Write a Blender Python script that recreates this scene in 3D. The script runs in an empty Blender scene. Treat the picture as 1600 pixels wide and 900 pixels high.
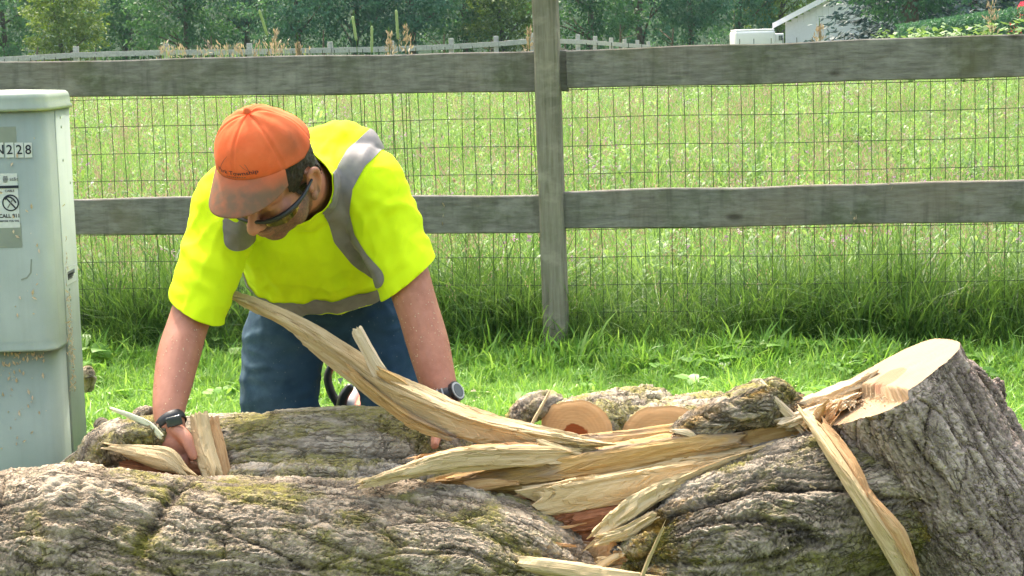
import bpy, bmesh, math, random
import numpy as np
from mathutils import Vector, Matrix
from mathutils.bvhtree import BVHTree

D = bpy.data
SC = bpy.context.scene
COL = SC.collection
RNG = np.random.default_rng(7)
random.seed(7)

# ------------------------------------------------------------------ camera
FPX = 3000.0                       # focal length in pixels of a 1600 px wide picture
CAM = Vector((0.0, 0.0, 1.15))
PITCH = math.atan(375 / FPX)
ROLL = math.radians(1.52)
_f = Vector((0, math.cos(PITCH), -math.sin(PITCH)))
_u0 = Vector((0, math.sin(PITCH), math.cos(PITCH)))
_r0 = Vector((1, 0, 0))
_r = _r0 * math.cos(ROLL) - _u0 * math.sin(ROLL)
_u = _u0 * math.cos(ROLL) + _r0 * math.sin(ROLL)
cd = D.cameras.new('camera')
cd.sensor_width = 36.0
cd.lens = 36.0 * FPX / 1600.0
cd.clip_start = 0.05
cd.clip_end = 1500
cam = D.objects.new('camera', cd)
cam.matrix_world = Matrix(((_r.x, _u.x, -_f.x, CAM.x), (_r.y, _u.y, -_f.y, CAM.y),
                           (_r.z, _u.z, -_f.z, CAM.z), (0, 0, 0, 1)))
COL.objects.link(cam)
SC.camera = cam

# ------------------------------------------------------------------ light
SUN_EL, SUN_AZ = math.radians(58), math.radians(-24)      # high, behind the scene, a little to the left
sdir = Vector((math.cos(SUN_EL) * math.sin(SUN_AZ), math.cos(SUN_EL) * math.cos(SUN_AZ), math.sin(SUN_EL)))
w = D.worlds.new('World')
SC.world = w
w.use_nodes = True
wn = w.node_tree
bg = wn.nodes['Background']
sk = wn.nodes.new('ShaderNodeTexSky')
sk.sky_type = 'NISHITA'
sk.sun_disc = False
sk.sun_elevation = SUN_EL
sk.sun_rotation = SUN_AZ
sk.air_density = 2.2
sk.dust_density = 8.0
sk.ozone_density = 0.0
wn.links.new(sk.outputs[0], bg.inputs[0])
bg.inputs[1].default_value = 0.15
sl = D.lights.new('sun', 'SUN')
sl.energy = 2.0
sl.angle = math.radians(2.0)
sl.color = (1.0, 0.95, 0.87)
so = D.objects.new('sun', sl)
so.rotation_euler = sdir.to_track_quat('Z', 'Y').to_euler()
so.location = (0, 0, 30)
COL.objects.link(so)
SC.view_settings.view_transform = 'Standard'
SC.view_settings.look = 'None'
SC.view_settings.exposure = 1.8
SC.view_settings.gamma = 1.0
SC.cycles.max_bounces = 8
SC.cycles.volume_bounces = 0

# ------------------------------------------------------------------ helpers
def at(px, py, Y):
    """point of the world at distance Y along the viewing axis seen where the photo shows (px, py)"""
    d = _f + _r * ((px - 800) / FPX) + _u * ((450 - py) / FPX)
    return CAM + d * (Y / d.y)

def A3(v):
    return np.array((v[0], v[1], v[2]), float)

def tag(o, label=None, cat=None, group=None, kind=None):
    if label: o['label'] = label
    if cat: o['category'] = cat
    if group: o['group'] = group
    if kind: o['kind'] = kind
    return o

def empty(name, loc, label=None, cat=None, group=None, rz=0.0):
    o = D.objects.new(name, None)
    o.location = loc
    o.rotation_euler = (0, 0, rz)
    o.empty_display_size = 0.1
    COL.objects.link(o)
    return tag(o, label, cat, group)

def parent_to(o, p):
    """parent while the child keeps its place in the world"""
    o.parent = p
    o.matrix_parent_inverse = Matrix.LocRotScale(p.location, p.rotation_euler, None).inverted() if p.parent is None else Matrix()
    return o

def mesh_obj(name, V, F, mats, parent=None, smooth=True, attrs=None, midx=None):
    V = np.asarray(V, np.float32).reshape(-1, 3)
    me = D.meshes.new(name)
    if isinstance(F, np.ndarray):
        n, k = F.shape
        me.vertices.add(len(V)); me.vertices.foreach_set('co', V.ravel())
        me.loops.add(n * k); me.loops.foreach_set('vertex_index', F.ravel().astype(np.int32))
        me.polygons.add(n)
        me.polygons.foreach_set('loop_start', np.arange(0, n * k, k, dtype=np.int32))
        me.update(calc_edges=True)
    else:
        me.from_pydata([tuple(v) for v in V], [], [tuple(f) for f in F])
    if not isinstance(mats, (list, tuple)): mats = [mats]
    for m in mats: me.materials.append(m)
    n = len(me.polygons)
    me.polygons.foreach_set('use_smooth', np.full(n, bool(smooth)))
    if midx is not None:
        me.polygons.foreach_set('material_index', np.asarray(midx, np.int32))
    for k, a in (attrs or {}).items():
        a = np.asarray(a, np.float32)
        if a.ndim == 1:
            me.attributes.new(k, 'FLOAT', 'POINT').data.foreach_set('value', a)
        else:
            me.attributes.new(k, 'FLOAT_VECTOR', 'POINT').data.foreach_set('vector', a.ravel())
    me.validate(clean_customdata=False)
    me.update()
    o = D.objects.new(name, me)
    COL.objects.link(o)
    if parent is not None: parent_to(o, parent)
    return o

# ---- noise (numpy)
_G2 = RNG.normal(size=(256, 2)); _G2 /= np.linalg.norm(_G2, axis=1)[:, None]
_G3 = RNG.normal(size=(256, 3)); _G3 /= np.linalg.norm(_G3, axis=1)[:, None]
_PT = RNG.permutation(256)
_PT = np.concatenate([_PT, _PT, _PT])
_JX = RNG.random(256); _JY = RNG.random(256)

def n2(x, y, seed=0):
    x = np.asarray(x, float) + seed * 17.13; y = np.asarray(y, float) + seed * 5.71
    ix = np.floor(x).astype(int); iy = np.floor(y).astype(int)
    fx = x - ix; fy = y - iy
    ux = fx * fx * fx * (fx * (fx * 6 - 15) + 10); uy = fy * fy * fy * (fy * (fy * 6 - 15) + 10)
    def g(a, b):
        h = _PT[_PT[(ix + a) & 255] + ((iy + b) & 255)]
        return _G2[h, 0] * (fx - a) + _G2[h, 1] * (fy - b)
    return ((g(0, 0) * (1 - ux) + g(1, 0) * ux) * (1 - uy) + (g(0, 1) * (1 - ux) + g(1, 1) * ux) * uy) * 1.5

def n3(p, seed=0):
    p = np.asarray(p, float) + seed * 13.37
    i = np.floor(p).astype(int); f = p - i
    u = f * f * f * (f * (f * 6 - 15) + 10)
    out = 0
    for a in (0, 1):
        for b in (0, 1):
            for c in (0, 1):
                h = _PT[_PT[_PT[(i[:, 0] + a) & 255] + ((i[:, 1] + b) & 255)] + ((i[:, 2] + c) & 255)]
                d = (_G3[h] * (f - (a, b, c))).sum(1)
                wgt = (u[:, 0] if a else 1 - u[:, 0]) * (u[:, 1] if b else 1 - u[:, 1]) * (u[:, 2] if c else 1 - u[:, 2])
                out = out + d * wgt
    return out * 1.6

def fbm2(x, y, o=4, seed=0, gain=0.5):
    s = 0; a = 1; t = 0
    for k in range(o):
        s = s + a * n2(x * 2 ** k, y * 2 ** k, seed + k * 3); t += a; a *= gain
    return s / t

def worley2(x, y, seed=0):
    x = np.asarray(x, float) + seed * 7.7; y = np.asarray(y, float) + seed * 3.3
    ix = np.floor(x).astype(int); iy = np.floor(y).astype(int)
    f1 = np.full(x.shape, 9.0); f2 = np.full(x.shape, 9.0); cid = np.zeros(x.shape)
    for a in (-1, 0, 1):
        for b in (-1, 0, 1):
            h = _PT[_PT[(ix + a) & 255] + ((iy + b) & 255)]
            d = np.hypot(ix + a + _JX[h] - x, iy + b + _JY[h] - y)
            new = d < f1
            f2 = np.where(new, f1, np.minimum(f2, d)); cid = np.where(new, h / 255.0, cid)
            f1 = np.where(new, d, f1)
    return f1, f2, cid

def sst(a, b, x):
    t = np.clip((x - a) / (b - a), 0, 1)
    return t * t * (3 - 2 * t)

def crom(pts, t):
    """Catmull-Rom through rows of pts at parameters t in 0..1"""
    pts = np.asarray(pts, float); n = len(pts)
    x = np.clip(np.asarray(t) * (n - 1), 0, n - 1 - 1e-9)
    i = np.floor(x).astype(int); f = (x - i)[:, None]
    g = lambda k: pts[np.clip(k, 0, n - 1)]
    p0, p1, p2, p3 = g(i - 1), g(i), g(i + 1), g(i + 2)
    return 0.5 * (2 * p1 + (p2 - p0) * f + (2 * p0 - 5 * p1 + 4 * p2 - p3) * f * f + (3 * p1 - p0 - 3 * p2 + p3) * f ** 3)

# ---- material helpers
class MT:
    def __init__(s, name):
        s.m = D.materials.new(name); s.m.use_nodes = True
        s.t = s.m.node_tree; s.b = s.t.nodes['Principled BSDF']; s.out = s.t.nodes['Material Output']
    def n(s, typ, **k):
        x = s.t.nodes.new(typ)
        for a, v in k.items(): setattr(x, a, v)
        return x
    def l(s, a, b): s.t.links.new(a, b)
    def coord(s, kind='Object', scale=(1, 1, 1)):
        if kind.startswith('@'):
            c = s.n('ShaderNodeAttribute', attribute_name=kind[1:]).outputs['Vector']
        else:
            c = s.n('ShaderNodeTexCoord').outputs[kind]
        mp = s.n('ShaderNodeMapping'); mp.inputs['Scale'].default_value = scale
        s.l(c, mp.inputs['Vector']); return mp.outputs[0]
    def attr(s, name): return s.n('ShaderNodeAttribute', attribute_name=name).outputs['Fac']
    def noise(s, vec, scale, detail=5, rough=0.55, dist=0.0):
        x = s.n('ShaderNodeTexNoise'); s.l(vec, x.inputs['Vector'])
        x.inputs['Scale'].default_value = scale; x.inputs['Detail'].default_value = detail
        x.inputs['Roughness'].default_value = rough; x.inputs['Distortion'].default_value = dist
        return x.outputs['Fac']
    def ramp(s, fac, *stops):
        x = s.n('ShaderNodeValToRGB'); s.l(fac, x.inputs[0]); e = x.color_ramp.elements
        while len(e) < len(stops): e.new(0.5)
        for k, (p, c) in enumerate(stops):
            e[k].position = p; e[k].color = (*c, 1) if not isinstance(c, (int, float)) else (c, c, c, 1)
        return x.outputs[0]
    def mix(s, fac, a, b, mode='MIX'):
        x = s.n('ShaderNodeMix', data_type='RGBA', blend_type=mode)
        for sock, v in ((x.inputs[0], fac), (x.inputs[6], a), (x.inputs[7], b)):
            if isinstance(v, (int, float)): sock.default_value = v
            elif isinstance(v, tuple): sock.default_value = (*v, 1)
            else: s.l(v, sock)
        return x.outputs[2]
    def math(s, op, a, b=0.0):
        x = s.n('ShaderNodeMath', operation=op)
        for sock, v in ((x.inputs[0], a), (x.inputs[1], b)):
            if isinstance(v, (int, float)): sock.default_value = v
            else: s.l(v, sock)
        return x.outputs[0]
    def bump(s, h, strength=0.5, dist=0.01):
        x = s.n('ShaderNodeBump'); x.inputs['Strength'].default_value = strength
        x.inputs['Distance'].default_value = dist; s.l(h, x.inputs['Height'])
        s.l(x.outputs[0], s.b.inputs['Normal']); return x
    def base(s, c, rough=0.6, spec=0.3):
        if isinstance(c, tuple): s.b.inputs['Base Color'].default_value = (*c, 1)
        else: s.l(c, s.b.inputs['Base Color'])
        if isinstance(rough, (int, float)): s.b.inputs['Roughness'].default_value = rough
        else: s.l(rough, s.b.inputs['Roughness'])
        s.b.inputs['Specular IOR Level'].default_value = spec
        return s.m

def plain(name, c, rough=0.6, spec=0.3, vary=0.12, sc=60.0):
    m = MT(name); v = m.coord()
    f = m.noise(v, sc, 4)
    m.bump(f, 0.15, 0.003)
    return m.base(m.ramp(f, (0.25, tuple(x * (1 - vary) for x in c)), (0.75, tuple(min(1, x * (1 + vary)) for x in c))), rough, spec)

def leafy(name, cols, trans=0.45, rough=0.55, tcol=None):
    """thin leaf: diffuse + translucent, shade varied per object or per instance and per blade"""
    m = MT(name)
    info = m.n('ShaderNodeObjectInfo').outputs['Random']
    v = m.coord('Object'); f = m.noise(v, 9.0, 2)
    a = m.attr('shade')
    fac = m.math('ADD', m.math('MULTIPLY', info, 0.45), m.math('MULTIPLY', a, 0.55))
    st = [(i / (len(cols) - 1), c) for i, c in enumerate(cols)]
    c = m.ramp(fac, *st)
    m.base(c, rough, 0.4)
    tr = m.n('ShaderNodeBsdfTranslucent')
    tc = m.mix(1.0, c, tcol or (1.0, 1.0, 0.45), 'MULTIPLY')
    br = m.n('ShaderNodeGamma'); br.inputs[1].default_value = 0.8
    m.l(tc, br.inputs[0]); m.l(br.outputs[0], tr.inputs['Color'])
    mx = m.n('ShaderNodeMixShader'); mx.inputs[0].default_value = trans
    m.l(m.b.outputs[0], mx.inputs[1]); m.l(tr.outputs[0], mx.inputs[2]); m.l(mx.outputs[0], m.out.inputs[0])
    return m.m

# ------------------------------------------------------------------ materials
def bark_mat(name, c_lo, c_mid, c_hi, moss=0.5, ochre=0.0):
    m = MT(name); v = m.coord('@grain')
    h = m.attr('h')
    fine = m.noise(v, 130, 7, 0.7)
    wv_ = m.n('ShaderNodeVectorMath', operation='MULTIPLY_ADD'); nz = m.n('ShaderNodeTexNoise'); m.l(v, nz.inputs['Vector']); nz.inputs['Scale'].default_value = 45; nz.inputs['Detail'].default_value = 4
    m.l(nz.outputs['Color'], wv_.inputs[0]); wv_.inputs[1].default_value = (1.6, 1.6, 1.6); m.l(m.coord('@grain', (20, 75, 75)), wv_.inputs[2])
    vo = m.n('ShaderNodeTexVoronoi', feature='DISTANCE_TO_EDGE'); vo.inputs['Scale'].default_value = 1.0; m.l(wv_.outputs[0], vo.inputs['Vector'])
    crk = m.ramp(vo.outputs['Distance'], (.0, 0.0), (.14, 1.0))
    crk = m.math('MAXIMUM', crk, m.ramp(m.noise(v, 26, 3), (.42, 0.0), (.6, 1.0)))
    blot = m.noise(v, 9, 4, 0.6)
    hh = m.math('ADD', h, m.math('MULTIPLY', m.math('SUBTRACT', fine, 0.5), 0.55))
    c = m.ramp(hh, (0.12, c_lo), (0.45, c_mid), (0.95, c_hi))
    tn = m.attr('tone'); tnc = m.ramp(tn, (.15, .55), (.5, 1.0), (.85, 1.45))
    c = m.mix(1.0, c, tnc, 'MULTIPLY')
    c = m.mix(m.math('MULTIPLY', blot, 0.4), c, m.ramp(fine, (0.3, tuple(x * .7 for x in c_mid)), (0.7, (.36, .33, .30))))
    if moss > 0:
        mv = m.coord('@grain', (1, 1.6, 1))
        mn = m.noise(mv, 7, 8, 0.72)
        mm = m.ramp(mn, (0.62 - 0.18 * moss, 0.0), (0.70 - 0.16 * moss, 1.0))
        mm = m.math('MULTIPLY', mm, m.math('MULTIPLY', m.ramp(fine, (.3, .35), (.6, 1.0)), 0.8))
        c = m.mix(mm, c, m.ramp(fine, (0.3, (.13, .13, .016)), (0.55, (.29, .265, .03)), (0.8, (.44, .39, .07))))
    if ochre > 0:
        ov = m.n('ShaderNodeVectorMath', operation='ADD'); m.l(m.coord('@grain', (1, 2, 1)), ov.inputs[0]); ov.inputs[1].default_value = (7.3, 1.9, 4.4)
        on = m.noise(ov.outputs[0], 3.4, 5, 0.6, 0.4)
        om = m.ramp(on, (0.59, 0.0), (0.66, ochre))
        c = m.mix(om, c, m.ramp(fine, (.3, (.17, .09, .01)), (.75, (.45, .25, .03))))
    sp = m.noise(m.coord('@grain', (1, 1, 1)), 75, 2, 0.5)
    c = m.mix(m.ramp(sp, (0.70, 0.0), (0.74, 0.75)), c, (.52, .47, .40))
    c = m.mix(m.math('MULTIPLY', m.math('SUBTRACT', 1.0, crk), .6), c, c_lo)
    m.bump(m.math('ADD', m.math('MULTIPLY', crk, .6), m.math('ADD', fine, m.math('MULTIPLY', m.noise(v, 420, 4), 0.5))), 1.0, 0.008)
    return m.base(c, 0.92, 0.15)

M_bark = bark_mat('bark_mossy', (.050, .034, .022), (.31, .24, .165), (.56, .455, .35), 0.68)
M_barkB = bark_mat('bark_moss_heavy', (.070, .050, .034), (.37, .305, .23), (.64, .55, .45), 0.95)
M_barkC = bark_mat('bark_lichen', (.042, .03, .021), (.28, .225, .165), (.55, .465, .375), 0.72, 0.8)
M_barkS = bark_mat('bark_grey', (.06, .036, .028), (.31, .235, .20), (.57, .465, .415), 0.0)

def wood_mat(name, c1, c2, c3, streak=30.0, dark=(.25, .13, .05), dk=0.3, blue=0.0):
    """split wood: streaks run along the grain coordinate x"""
    m = MT(name)
    v = m.coord('@grain', (1.0, 14.0, 14.0))
    s1 = m.noise(v, streak * 0.35, 6, 0.65, 0.3)
    s2 = m.noise(m.coord('@grain', (2.0, 60.0, 60.0)), streak * 0.35, 4, 0.6)
    big = m.noise(m.coord('@grain', (1.5, 4, 4)), 3.2, 4)
    c = m.ramp(s1, (0.25, c1), (0.5, c2), (0.75, c3))
    c = m.mix(m.ramp(big, (0.52, 0.0), (0.72, dk)), c, dark)
    c = m.mix(m.ramp(s2, (0.6, 0.0), (0.8, 0.35)), c, tuple(x * 0.55 for x in c1))
    if blue: c = m.mix(m.ramp(m.noise(m.coord('@grain', (2.5, 9, 9)), 2.3, 5), (.48, 0.0), (.64, blue)), c, (.16, .13, .13))
    m.bump(m.math('ADD', s1, m.math('MULTIPLY', s2, 0.7)), 0.6, 0.006)
    return m.base(c, 0.72, 0.25)

M_pale = wood_mat('wood_pale', (.40, .28, .14), (.52, .39, .22), (.62, .50, .32), dk=.45, dark=(.29, .175, .065))
M_gold = wood_mat('wood_golden', (.30, .165, .06), (.44, .28, .11), (.56, .40, .19), dk=.6, dark=(.25, .13, .045), blue=.7)
M_warm = wood_mat('wood_warm', (.34, .165, .07), (.50, .295, .14), (.62, .43, .25), dk=.55, dark=(.30, .12, .05))
M_red = wood_mat('wood_red_rot', (.14, .05, .022), (.27, .105, .05), (.42, .20, .10), dk=.5, dark=(.06, .02, .01))
M_white = wood_mat('wood_sapwood', (.50, .38, .24), (.60, .48, .33), (.68, .57, .42), dk=.25, dark=(.4, .26, .14))
M_greenish = wood_mat('wood_twig', (.45, .47, .28), (.62, .63, .45), (.72, .72, .58), dk=.2)

def cut_mat(name, ca, cb, heart=None):
    m = MT(name); v = m.coord('@grain')
    wv = m.n('ShaderNodeTexWave', wave_type='RINGS', rings_direction='SPHERICAL')
    m.l(v, wv.inputs['Vector']); wv.inputs['Scale'].default_value = 36; wv.inputs['Distortion'].default_value = 3.5
    wv.inputs['Detail'].default_value = 3; wv.inputs['Detail Scale'].default_value = .6
    big = m.noise(v, 14, 5, .6)
    c = m.ramp(wv.outputs['Fac'], (0.0, tuple(x * .3 + y * .7 for x, y in zip(ca, cb))), (1.0, cb))
    c = m.mix(m.ramp(big, (.45, 0.0), (.75, .5)), c, tuple(x * .72 for x in ca))
    saw = m.noise(m.coord('@grain', (2, 60, 1)), 9, 3)
    c = m.mix(m.math('MULTIPLY', saw, .25), c, tuple(x * .75 for x in cb))
    if heart:
        ln = m.n('ShaderNodeVectorMath', operation='LENGTH')
        mp = m.coord('@grain', (1, 1.15, 0)); m.l(mp, ln.inputs[0])
        rr = m.math('ADD', ln.outputs['Value'], m.math('MULTIPLY', m.math('SUBTRACT', m.noise(v, 22, 3), .5), .03))
        c = m.mix(m.ramp(rr, (heart[0] * .999, 1.0), (heart[0], 0.0)), c, heart[1])
    m.bump(saw, .35, .003)
    return m.base(c, .75, .2)

M_cut = cut_mat('cut_face_pale', (.30, .195, .115), (.35, .245, .15), (.045, (.25, .13, .075)))
M_cutE = cut_mat('cut_face_orange', (.56, .29, .12), (.70, .42, .20))
M_sawdust = plain('sawdust', (.72, .56, .34), .9, .1, .25, 300)
M_sawdust.name = 'sawdust'

def weathered(name, a, b, c, green=.5, along='X', warm=(.22, .17, .12), wf=.35):
    m = MT(name)
    sc = {'X': (1.5, 26, 26), 'Z': (26, 26, 1.5)}[along]
    v = m.coord('Object', sc)
    g = m.noise(v, 3.5, 8, .65, .2)
    big = m.noise(m.coord('Object'), 5, 5, .6)
    col = m.ramp(g, (.3, a), (.5, b), (.72, c))
    col = m.mix(m.ramp(big, (.5, 0.0), (.7, green)), col, (.085, .095, .05))
    col = m.mix(m.ramp(m.noise(m.coord('Object'), 2.6, 4, .5), (.5, 0.0), (.7, wf)), col, warm)
    kn = m.n('ShaderNodeTexVoronoi'); m.l(m.coord('Object', {'X': (2.4, 2.4, 5.5), 'Z': (5, 5, 2)}[along]), kn.inputs['Vector'])
    kn.inputs['Scale'].default_value = 1.0
    col = m.mix(m.ramp(kn.outputs['Distance'], (.05, .75), (.10, 0.0)), col, (.045, .035, .028))
    stn = m.noise(m.coord('Object', {'X': (14, 14, 1.6), 'Z': (14, 14, 1.0)}[along]), 2.2, 5, .6)
    col = m.mix(m.ramp(stn, (.50, 0.0), (.72, .4)), col, tuple(x * .45 for x in a))
    pal = m.noise(m.coord('Object', (5, 5, 9)), 2.0, 4, .6)
    col = m.mix(m.ramp(pal, (.52, 0.0), (.75, .55)), col, tuple(min(1, x * 1.35) for x in c))
    m.bump(g, .5, .004)
    return m.base(col, .88, .15)

M_rail = weathered('weathered_rail', (.12, .112, .10), (.18, .17, .155), (.25, .24, .22), .75)
M_post = weathered('weathered_post', (.15, .135, .105), (.22, .20, .16), (.29, .265, .22), .5, 'Z')
M_oldwhite = weathered('weathered_white_rail', (.27, .265, .26), (.37, .365, .36), (.46, .455, .45), .15, 'X', (.4, .36, .3), .2)
M_wire = plain('wire', (.045, .065, .04), .85, .1)

M_lawn = leafy('lawn_blade', [(.08, .20, .03), (.145, .32, .05), (.21, .41, .075), (.34, .50, .17)], .45, .42)
M_tall = leafy('tall_grass_blade', [(.03, .08, .018), (.055, .135, .028), (.095, .195, .045), (.17, .27, .085)], .38, .45)
M_mead = leafy('meadow_blade', [(.065, .16, .042), (.115, .235, .065), (.165, .295, .095), (.25, .345, .165)], .5)
M_seed = leafy('seed_head', [(.26, .21, .13), (.35, .28, .19), (.43, .37, .27)], .25, tcol=(1, .9, .7))
M_flower = leafy('flower_mauve', [(.32, .17, .30), (.42, .24, .38), (.55, .42, .5)], .3, tcol=(1, .9, 1))
M_timothy = leafy('timothy_head', [(.24, .34, .12), (.32, .42, .18), (.38, .48, .24)], .25)
M_leaf = [leafy('leaf_green', [(.020, .078, .030), (.038, .12, .044), (.06, .165, .058), (.10, .215, .078)], .35),
          leafy('leaf_bluegreen', [(.015, .068, .042), (.028, .105, .06), (.046, .148, .078), (.075, .195, .10)], .32),
          leafy('leaf_yellowgreen', [(.05, .10, .012), (.085, .15, .018), (.12, .19, .03), (.16, .22, .045)], .4)]
M_weed = leafy('weed_leaf', [(.10, .19, .07), (.15, .26, .10), (.21, .33, .14), (.27, .38, .18)], .35)
M_spruce = leafy('spruce_needles', [(.016, .04, .042), (.03, .065, .066), (.055, .10, .105), (.10, .155, .16)], .12, tcol=(.8, 1, .9))
M_trunk = plain('tree_trunk_bark', (.10, .08, .06), .9, .1, .35, 14)

def ground_mat():
    m = MT('ground_soil_grass'); v = m.coord('Object')
    a = m.noise(v, 3, 6, .65); b = m.noise(v, 60, 4, .6)
    c = m.mix(a, m.ramp(b, (.3, (.05, .075, .022)), (.7, (.11, .16, .045))), m.ramp(b, (.3, (.08, .105, .035)), (.7, (.15, .19, .06))))
    m.bump(b, .6, .02)
    return m.base(c, .95, .05)
M_ground = ground_mat()

# ------------------------------------------------------------------ swept bodies (logs, slabs, splinters)
def sweep(cs, a, b, nu, nv, ref=(0, 0, 1), roll=0.0, expo=2.0, disp=None, jag0=None, jag1=None,
          caps=((.9, 0), (.55, 0)), cap_disp=None, cap_fn=None, capgrain='cut', phis=None, round0=0.0, round1=0.0):
    cs = np.array([A3(c) for c in cs]); K = len(cs)
    a = np.asarray(a, float).reshape(-1, 1) * np.ones((K, 1)); b = np.asarray(b, float).reshape(-1, 1) * np.ones((K, 1))
    rl = np.asarray(roll, float).reshape(-1, 1) * np.ones((K, 1))
    L = np.linalg.norm(np.diff(crom(cs, np.linspace(0, 1, 200)), axis=0), axis=1).sum()
    if phis is None: phis = np.linspace(-1.75, -1.75 + 2 * np.pi, nv, endpoint=False)
    nv = len(phis)
    u = np.linspace(0, 1, nu)
    u0 = jag0(phis) / L if jag0 else np.zeros(nv)
    u1 = 1 + (jag1(phis) / L if jag1 else np.zeros(nv))
    U = (u0[None] + u[:, None] * (u1 - u0)[None]); Uf = np.clip(U, 0, 1).ravel()
    ext = (U.ravel() - Uf) * L
    PH = np.broadcast_to(phis[None], (nu, nv)).ravel()
    c = crom(cs, Uf); e = 2e-3
    T = crom(cs, np.clip(Uf + e, 0, 1)) - crom(cs, np.clip(Uf - e, 0, 1)); T /= np.linalg.norm(T, axis=1)[:, None]
    c = c + T * ext[:, None]
    ref = np.asarray(ref, float)
    N1 = np.cross(T, ref); N1 /= np.linalg.norm(N1, axis=1)[:, None]
    N2 = np.cross(N1, T)
    rr = crom(rl, Uf); cr, sr = np.cos(rr), np.sin(rr)
    N1, N2 = N1 * cr + N2 * sr, N2 * cr - N1 * sr
    aa = crom(a, Uf)[:, 0]; bb = crom(b, Uf)[:, 0]
    s = U.ravel() * L
    if round0: k = np.sqrt(np.clip(1 - (1 - np.clip(s / round0, 0, 1)) ** 2, .02, 1)); aa = aa * k; bb = bb * k
    if round1: k = np.sqrt(np.clip(1 - (1 - np.clip((L - s) / round1, 0, 1)) ** 2, .02, 1)); aa = aa * k; bb = bb * k
    co, si = np.cos(PH), np.sin(PH); p = 2.0 / expo
    q1 = np.sign(co) * np.abs(co) ** p; q2 = np.sign(si) * np.abs(si) ** p
    x1 = aa * q1; x2 = bb * q2
    nr = np.stack([q1 / np.maximum(aa, 1e-4), q2 / np.maximum(bb, 1e-4)], 1)
    nr /= np.linalg.norm(nr, axis=1)[:, None] + 1e-9
    t = PH * np.sqrt(a.mean() * b.mean())
    h = np.full(len(s), .5); tone = h.copy()
    if disp:
        dd = disp(s, t, PH, Uf)
        dv, h, tone = dd if isinstance(dd, tuple) else (dd, h, tone)
        x1 = x1 + nr[:, 0] * dv; x2 = x2 + nr[:, 1] * dv
    V = c + N1 * x1[:, None] + N2 * x2[:, None]
    G = np.stack([s, x1, x2], 1)
    i = np.arange(nu - 1)[:, None] * nv; j = np.arange(nv)[None]; j2 = (j + 1) % nv
    F = np.stack([i + j, i + j2, i + nv + j2, i + nv + j], -1).reshape(-1, 4)
    mi = np.zeros(len(F), int)
    Vs, Fs, Gs, Hs, Ms, Ts = [V], [F], [G], [h], [mi], [tone]
    off = len(V)
    for end in (0, 1):
        rim = V[:nv] if end == 0 else V[-nv:]
        rg = G[:nv] if end == 0 else G[-nv:]
        Tm = (T[:nv] if end == 0 else T[-nv:]).mean(0) * (-1 if end == 0 else 1)
        cen = rim.mean(0); cg = rg.mean(0)
        rings = [(1.0, 0.0)] + list(caps) + [(0.0, caps[-1][1])]
        vs, gs = [], []
        for k, (fac, ins) in enumerate(rings):
            pt = cen + (rim - cen) * fac + Tm * ins
            gg = cg + (rg - cg) * fac
            if cap_fn is not None and end == 1 and 0 < k:
                e0 = crom(cs, [1.0])[0]
                fl = rim - Tm * ((rim - e0) @ Tm)[:, None]
                pt = e0 + (fl - e0) * fac + Tm * cap_fn(gg[:, 1], gg[:, 2])[:, None]
            if cap_disp is not None and 0 < k:
                pt = pt + Tm * (cap_disp(gg[:, 1], gg[:, 2]))[:, None]
            if capgrain == 'cut': gg = np.stack([gg[:, 1], gg[:, 2], gg[:, 0] * 0], 1)
            vs.append(pt); gs.append(gg)
        n = len(rings)
        Vs.append(np.concatenate(vs)); Gs.append(np.concatenate(gs)); Hs.append(np.full(n * nv, .6)); Ts.append(np.full(n * nv, .5))
        i = np.arange(n - 1)[:, None] * nv
        f = np.stack([i + j, i + j2, i + nv + j2, i + nv + j], -1).reshape(-1, 4) + off
        Fs.append(f if end == 1 else f[:, ::-1]); Ms.append(np.ones(len(f), int))
        off += n * nv
    return dict(V=np.concatenate(Vs), F=np.concatenate(Fs), attrs=dict(grain=np.concatenate(Gs), h=np.concatenate(Hs), tone=np.concatenate(Ts)),
                midx=np.concatenate(Ms)), dict(nu=nu, nv=nv, L=L)

def sweep_obj(name, mats, parent, *args, flat=True, **kw):
    d, info = sweep(*args, **kw)
    return mesh_obj(name, d['V'], d['F'], mats, parent, flat, d['attrs'], d['midx'])

def terrace(x, n, sharp=.35):
    k = x * n; f = np.floor(k); r = k - f
    return (f + sst(.5 - sharp / 2, .5 + sharp / 2, r)) / n

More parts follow.
